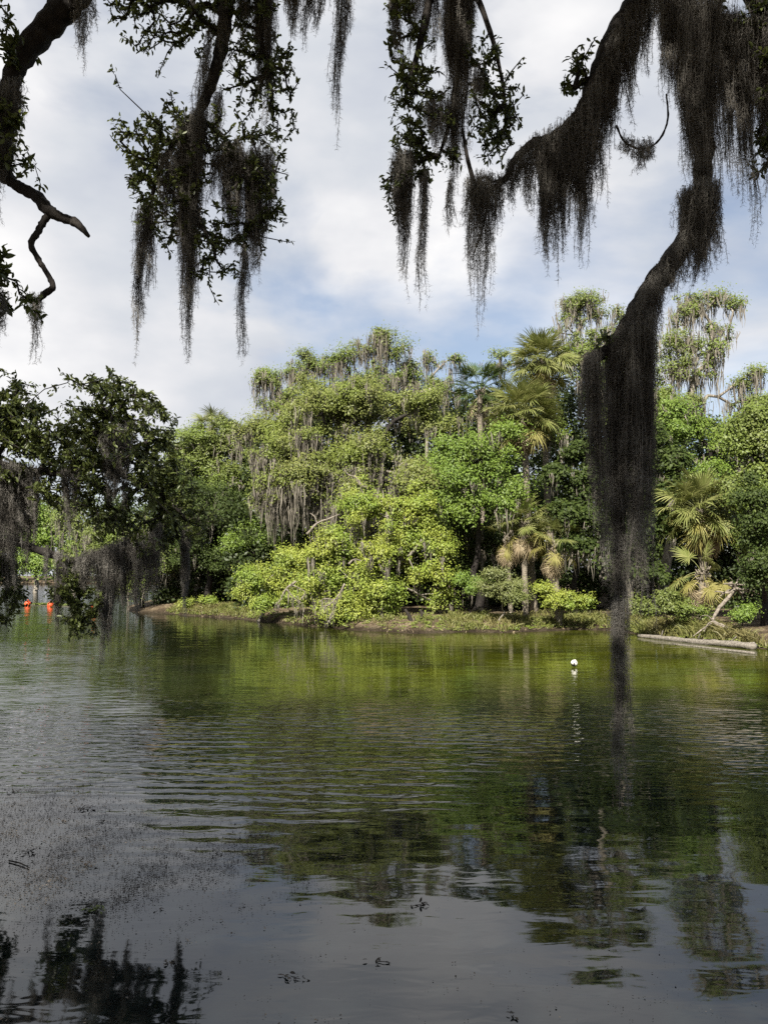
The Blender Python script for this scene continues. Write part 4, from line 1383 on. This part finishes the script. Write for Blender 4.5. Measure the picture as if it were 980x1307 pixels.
# ---- overhead canopy of the two near oaks (it throws the near bank and river into shade)
def canopy(root, cx, cy, rx, ry, z0, z1, n, start):
    a = rng.uniform(0, 2 * np.pi, n)
    r = rng.uniform(0, 1, n) ** 0.5
    T = np.stack([cx + rx * r * np.cos(a), cy + ry * r * np.sin(a), rng.uniform(z0, z1, n) - 1.5 * r ** 2], -1)
    # keep the crown above the top edge of the view
    el = (T[:, 2] - CAM_H) - 0.80 * np.maximum(T[:, 1], 0) - 1.3
    T = T[(el > 0) | (T[:, 1] < 0.5)]
    A, par, cnt, tip = grow(start, T, 1.0, sag=0.06, jit=0.5, pull=0.25)
    i = np.arange(len(start), len(A))
    rad = 0.016 * np.maximum(cnt, 1) ** 0.5
    b = Bag()
    frusta(b, A[par[i]], A[i], np.minimum(rad[par[i]], rad[i] * 1.4), rad[i], 6)
    b.build('limb', M['bark'], root, True)
    per = 95
    m = len(T) * per
    u = unit(rng.normal(0, 1, (m, 3))) * (rng.uniform(0, 1, m) ** 0.5)[:, None] * np.array([0.95, 0.95, 0.45])
    b = Bag()
    L = rng.uniform(0.10, 0.22, m)
    cards(b, np.repeat(T, per, 0) + u, np.array([0, 0, 0.8]) + rng.normal(0, 0.5, (m, 3)), L, L * 0.55)
    b.build('crown', M['near'], root)


canopy(oakA, -7.5, -1.0, 9.5, 10.0, 9.0, 13.0, 520, [np.array(v) for v in [(-6.3, -1.4, 2.5), (-5.4, 0.2, 5.0), (-5.0, 0.5, 7.0)]])
canopy(oakB, 5.5, -1.0, 10.0, 10.0, 9.0, 13.0, 520, [np.array(v) for v in [(5.0, -0.9, 2.6), (4.4, 0.6, 5.2), (4.2, 0.8, 7.0)]])
canopy(oakC, -13.0, 10.5, 5.0, 7.0, 7.5, 10.5, 200, [np.array(v) for v in [(-10.2, 11.6, 1.8), (-9.6, 11.7, 3.0), (-9.9, 11.4, 5.5)]])

# ------------------------------------------------------------------ spanish moss on the near limbs
GM = 'spanish moss hanging overhead'
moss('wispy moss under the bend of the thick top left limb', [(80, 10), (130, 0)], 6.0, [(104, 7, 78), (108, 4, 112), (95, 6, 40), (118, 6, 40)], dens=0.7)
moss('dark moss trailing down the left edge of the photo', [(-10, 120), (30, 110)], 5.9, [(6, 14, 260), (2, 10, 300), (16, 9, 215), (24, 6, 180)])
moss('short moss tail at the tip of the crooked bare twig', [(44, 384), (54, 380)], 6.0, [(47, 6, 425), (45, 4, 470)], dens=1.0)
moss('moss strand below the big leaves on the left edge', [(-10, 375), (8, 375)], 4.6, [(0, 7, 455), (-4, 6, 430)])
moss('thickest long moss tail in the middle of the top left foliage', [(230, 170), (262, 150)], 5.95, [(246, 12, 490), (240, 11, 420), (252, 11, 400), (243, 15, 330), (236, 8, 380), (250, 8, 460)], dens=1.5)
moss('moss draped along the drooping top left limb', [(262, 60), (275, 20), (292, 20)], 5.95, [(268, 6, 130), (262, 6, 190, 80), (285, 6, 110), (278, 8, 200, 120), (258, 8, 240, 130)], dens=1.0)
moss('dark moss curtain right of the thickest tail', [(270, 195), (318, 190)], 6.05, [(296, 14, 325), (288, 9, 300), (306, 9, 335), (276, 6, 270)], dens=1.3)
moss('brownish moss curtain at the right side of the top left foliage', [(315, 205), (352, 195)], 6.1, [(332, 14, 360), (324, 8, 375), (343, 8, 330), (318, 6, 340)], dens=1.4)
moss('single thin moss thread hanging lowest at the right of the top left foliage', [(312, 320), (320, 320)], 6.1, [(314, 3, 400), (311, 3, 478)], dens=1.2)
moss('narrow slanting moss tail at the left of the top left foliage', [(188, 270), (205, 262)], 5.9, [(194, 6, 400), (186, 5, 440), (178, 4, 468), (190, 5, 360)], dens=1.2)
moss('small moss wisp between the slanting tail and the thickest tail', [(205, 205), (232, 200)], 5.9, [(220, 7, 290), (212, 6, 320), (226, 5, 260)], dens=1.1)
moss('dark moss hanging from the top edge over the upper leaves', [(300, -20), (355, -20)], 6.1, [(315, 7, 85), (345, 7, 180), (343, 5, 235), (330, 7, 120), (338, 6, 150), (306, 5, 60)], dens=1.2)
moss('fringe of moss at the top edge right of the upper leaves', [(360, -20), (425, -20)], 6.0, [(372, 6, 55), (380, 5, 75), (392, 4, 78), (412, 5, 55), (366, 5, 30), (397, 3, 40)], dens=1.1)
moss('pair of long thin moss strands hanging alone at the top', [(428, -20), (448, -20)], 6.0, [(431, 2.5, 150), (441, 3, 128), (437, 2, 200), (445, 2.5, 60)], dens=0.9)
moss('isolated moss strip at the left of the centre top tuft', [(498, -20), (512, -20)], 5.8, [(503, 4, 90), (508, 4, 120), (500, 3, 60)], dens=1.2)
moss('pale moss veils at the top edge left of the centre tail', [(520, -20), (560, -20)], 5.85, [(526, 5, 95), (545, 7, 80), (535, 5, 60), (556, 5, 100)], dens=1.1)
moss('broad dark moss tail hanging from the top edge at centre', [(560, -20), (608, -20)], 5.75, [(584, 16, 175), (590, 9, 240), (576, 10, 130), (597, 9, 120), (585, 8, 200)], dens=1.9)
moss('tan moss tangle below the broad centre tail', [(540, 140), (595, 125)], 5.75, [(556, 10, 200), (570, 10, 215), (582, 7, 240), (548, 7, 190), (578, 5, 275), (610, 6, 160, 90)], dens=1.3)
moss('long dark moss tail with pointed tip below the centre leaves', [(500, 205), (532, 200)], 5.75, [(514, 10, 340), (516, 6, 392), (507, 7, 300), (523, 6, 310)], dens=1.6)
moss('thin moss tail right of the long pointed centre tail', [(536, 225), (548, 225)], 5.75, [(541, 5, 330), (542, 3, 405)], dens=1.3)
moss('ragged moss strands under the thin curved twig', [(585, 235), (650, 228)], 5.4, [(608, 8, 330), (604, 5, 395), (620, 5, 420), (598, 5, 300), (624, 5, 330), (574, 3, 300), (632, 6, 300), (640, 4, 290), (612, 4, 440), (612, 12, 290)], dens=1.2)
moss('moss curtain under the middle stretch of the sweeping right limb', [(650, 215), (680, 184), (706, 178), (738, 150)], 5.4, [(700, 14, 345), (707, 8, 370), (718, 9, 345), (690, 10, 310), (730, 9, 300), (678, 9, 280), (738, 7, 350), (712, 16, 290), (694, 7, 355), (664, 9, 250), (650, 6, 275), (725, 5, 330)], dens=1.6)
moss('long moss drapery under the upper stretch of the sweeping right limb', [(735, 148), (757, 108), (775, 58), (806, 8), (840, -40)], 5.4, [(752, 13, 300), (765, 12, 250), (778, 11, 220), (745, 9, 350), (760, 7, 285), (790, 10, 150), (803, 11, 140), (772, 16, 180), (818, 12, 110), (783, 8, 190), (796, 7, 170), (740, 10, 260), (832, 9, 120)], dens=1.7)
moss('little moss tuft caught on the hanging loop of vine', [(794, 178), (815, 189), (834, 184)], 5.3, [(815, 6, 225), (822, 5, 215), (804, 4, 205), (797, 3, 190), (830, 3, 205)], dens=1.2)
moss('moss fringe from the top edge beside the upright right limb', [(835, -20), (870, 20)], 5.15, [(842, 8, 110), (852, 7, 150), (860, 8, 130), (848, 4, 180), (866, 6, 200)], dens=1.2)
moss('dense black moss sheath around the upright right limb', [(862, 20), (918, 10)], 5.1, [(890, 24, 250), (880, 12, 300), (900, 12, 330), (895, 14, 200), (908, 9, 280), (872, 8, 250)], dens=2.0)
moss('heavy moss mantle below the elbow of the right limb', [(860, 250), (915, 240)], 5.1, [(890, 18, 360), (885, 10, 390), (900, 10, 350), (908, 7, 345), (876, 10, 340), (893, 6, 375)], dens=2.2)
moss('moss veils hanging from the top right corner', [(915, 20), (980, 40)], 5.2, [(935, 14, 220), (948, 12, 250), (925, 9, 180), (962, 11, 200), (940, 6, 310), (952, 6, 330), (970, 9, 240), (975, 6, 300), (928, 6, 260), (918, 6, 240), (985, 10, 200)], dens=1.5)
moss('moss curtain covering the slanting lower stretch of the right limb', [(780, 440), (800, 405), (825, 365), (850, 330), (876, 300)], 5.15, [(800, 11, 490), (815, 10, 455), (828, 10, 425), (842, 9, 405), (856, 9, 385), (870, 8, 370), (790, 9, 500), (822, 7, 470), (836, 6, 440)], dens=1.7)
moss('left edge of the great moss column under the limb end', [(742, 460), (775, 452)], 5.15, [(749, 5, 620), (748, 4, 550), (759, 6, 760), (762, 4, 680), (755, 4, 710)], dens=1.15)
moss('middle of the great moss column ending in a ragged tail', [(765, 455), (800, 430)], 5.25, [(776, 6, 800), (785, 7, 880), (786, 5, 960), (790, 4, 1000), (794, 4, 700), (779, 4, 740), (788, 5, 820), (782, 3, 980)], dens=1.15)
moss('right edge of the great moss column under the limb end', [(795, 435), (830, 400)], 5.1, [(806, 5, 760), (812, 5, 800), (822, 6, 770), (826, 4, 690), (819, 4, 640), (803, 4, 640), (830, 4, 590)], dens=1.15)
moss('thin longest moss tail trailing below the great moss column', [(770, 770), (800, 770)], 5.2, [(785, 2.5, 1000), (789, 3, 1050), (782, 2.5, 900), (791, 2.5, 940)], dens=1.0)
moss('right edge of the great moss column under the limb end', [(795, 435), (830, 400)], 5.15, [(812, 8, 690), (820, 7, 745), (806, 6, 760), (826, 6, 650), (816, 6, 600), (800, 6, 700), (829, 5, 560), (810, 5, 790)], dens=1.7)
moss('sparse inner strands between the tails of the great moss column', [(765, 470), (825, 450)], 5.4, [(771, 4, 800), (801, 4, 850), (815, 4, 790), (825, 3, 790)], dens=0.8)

GL = 'spanish moss on the low left oak'
moss('wide brown moss curtain at the left edge below the low oak', [(-20, 595), (30, 600), (55, 604)], 11.9, [(5, 14, 740), (22, 12, 760), (38, 9, 740), (48, 7, 700), (-8, 12, 780), (14, 9, 790), (30, 9, 700), (10, 20, 690)], dens=1.1, depth=0.4, group=GL)
moss('long moss curtain on the low drooping limb at the left', [(95, 716), (130, 706), (165, 693), (190, 690), (207, 674)], 11.9, [(108, 10, 755), (127, 8, 755), (142, 12, 830), (160, 11, 780), (176, 10, 800), (192, 9, 770), (203, 7, 760), (135, 8, 860), (150, 9, 770), (185, 6, 740), (168, 7, 745), (115, 7, 745), (198, 6, 730)], dens=1.1, depth=0.3, group=GL)
moss('brown moss tassel left of the low drooping limb', [(55, 704), (92, 716)], 11.9, [(78, 5, 800), (60, 4, 745), (84, 6, 760), (76, 3, 830)], dens=0.8, depth=0.3, group=GL)
moss('thin moss streamer beyond the tip of the low drooping limb', [(230, 680), (245, 680)], 12.2, [(237, 4, 760), (240, 3, 790), (234, 3, 740)], dens=1.1, depth=0.15, group=GL)
moss('grey moss veil inside the crown of the low left oak', [(130, 560), (170, 545)], 11.6, [(150, 10, 640), (160, 8, 660), (142, 8, 650), (135, 6, 620), (165, 6, 620)], dens=0.9, depth=0.4, group=GL)
moss('moss veil over the gap in the low left oak', [(78, 604), (105, 604)], 11.8, [(90, 8, 690), (98, 6, 670), (84, 5, 660)], dens=0.8, depth=0.3, group=GL)

# ------------------------------------------------------------------ floating scum and leaves
lb = Bag()
n = 150000
x = rng.uniform(-60, 980, n)
y = rng.uniform(985, 1320, n)
pz = 0.5 + 0.5 * vnoise(x / 26, y / 12, 1.0, 11)
mask = np.exp(-((x - 90) / 150) ** 2 - ((y - 1085) / 62) ** 2) * 1.2 + np.exp(-((x - 40) / 90) ** 2 - ((y - 1030) / 30) ** 2) + 0.4 * np.exp(-((x - 330) / 120) ** 2 - ((y - 1080) / 40) ** 2) + 0.004
keep = rng.uniform(0, 1, n) < np.clip(1.5 * mask * (0.15 + 3.2 * pz ** 2 * (0.5 + 0.5 * vnoise(x / 9, y / 4, 1.0, 17))), 0, 1)
x, y = x[keep], y[keep]
P = np.array([onwater(a, b) for a, b in zip(x, y)])
k = 3
P = np.repeat(P, k, 0) + rng.normal(0, 0.03, (len(P) * k, 3)) * np.array([1, 1, 0])
P[:, 2] = 0.006 + rng.uniform(0, 0.006, len(P))
L = rng.uniform(0.005, 0.020, len(P)) * (0.6 + rng.uniform(0, 1, len(P)) ** 4)
cards(lb, P, np.array([0, 0, 1.0]) + rng.normal(0, 0.25, P.shape), L, L * rng.uniform(0.35, 0.8, len(P)))
props(lb.build('floating_scum', M['litter']), 'brown flecks of floating debris drifting on the calm near water', 'debris', kind='stuff')


def floater(px, py, label, w, mat='deadleaf', n=14, name='leaf_clump', cat='leaf clump', upright=0.35):
    c = onwater(px, py)
    s = c[1] / F
    b = Bag()
    P = c + rng.normal(0, 1, (n, 3)) * np.array([w * s * 0.4, w * s * 0.3, 0])
    P[:, 2] = rng.uniform(0.006, 0.025, n)
    L = rng.uniform(0.025, 0.06, n)
    nn = np.array([0, 0, 1.0]) + rng.normal(0, upright, (n, 3))
    t = rng.normal(0, 1, (n, 3)) * np.array([1, 1, 0.4])
    leaves(b, P, t, nn, L, L * 0.42)
    for q in range(2):
        e = c + rng.normal(0, 1, 3) * np.array([w * s * 0.4, w * s * 0.3, 0])
        e[2] = 0.008
        tube(b, [c + np.array([0, 0, 0.004]), (c + e) / 2 + np.array([0, 0, 0.008]), e], [0.003, 0.003, 0.0015], 5)
    o = b.build(name, M[mat])
    o.data.transform(__import__('mathutils').Matrix.Translation(-Vector(c)))
    o.location = Vector(c)
    props(o, label, cat, 'leaf clumps floating on the water')


floater(107, 1032, 'dark twiggy leaf clump at the top of the floating scum', 20, n=16)
floater(116, 1105, 'dark upright leaf clump in the middle of the floating scum', 12, n=12, upright=0.8)
floater(34, 1088, 'small dark leaf clump at the left of the floating scum', 14)
floater(82, 1048, 'dark leaf pair left of the twiggy clump', 8, n=7)
floater(130, 1049, 'single curled dark leaf right of the twiggy clump', 5, n=4)
floater(20, 1012, 'dark leaf clump at the upper left corner of the scum', 12)
floater(537, 1155, 'brown curled leaf clump alone near the middle of the calm water', 14, n=10)
floater(120, 1161, 'patch of green weed above the dark reflection at lower left', 16, 'weed', 26, 'weed_patch', 'weed patch')
floater(375, 1250, 'scattered dark leaf bits at the bottom centre', 16, n=8)
floater(215, 1230, 'dark leaf sprig near the bottom left', 12, n=7)
floater(365, 1248, 'faint sodden leaf beside the bottom centre bits', 10, n=4)
floater(480, 1228, 'loose group of sodden leaves right of bottom centre', 16, n=7)
floater(655, 1298, 'dark leaf scraps at the bottom edge right of centre', 12, n=6)
floater(205, 1160, 'pair of small leaves right of the green weed patch', 8, n=3)
bag = Bag()
a, b = onwater(12, 1100), onwater(38, 1109)
a[2] = b[2] = 0.012
tube(bag, [a, (a + b) / 2 + np.array([0, 0.02, 0.004]), b], [0.009, 0.008, 0.004], 6)
props(bag.build('floating_twig', M['stump'], None, True), 'thin black twig floating in the scum at the left', 'twig')
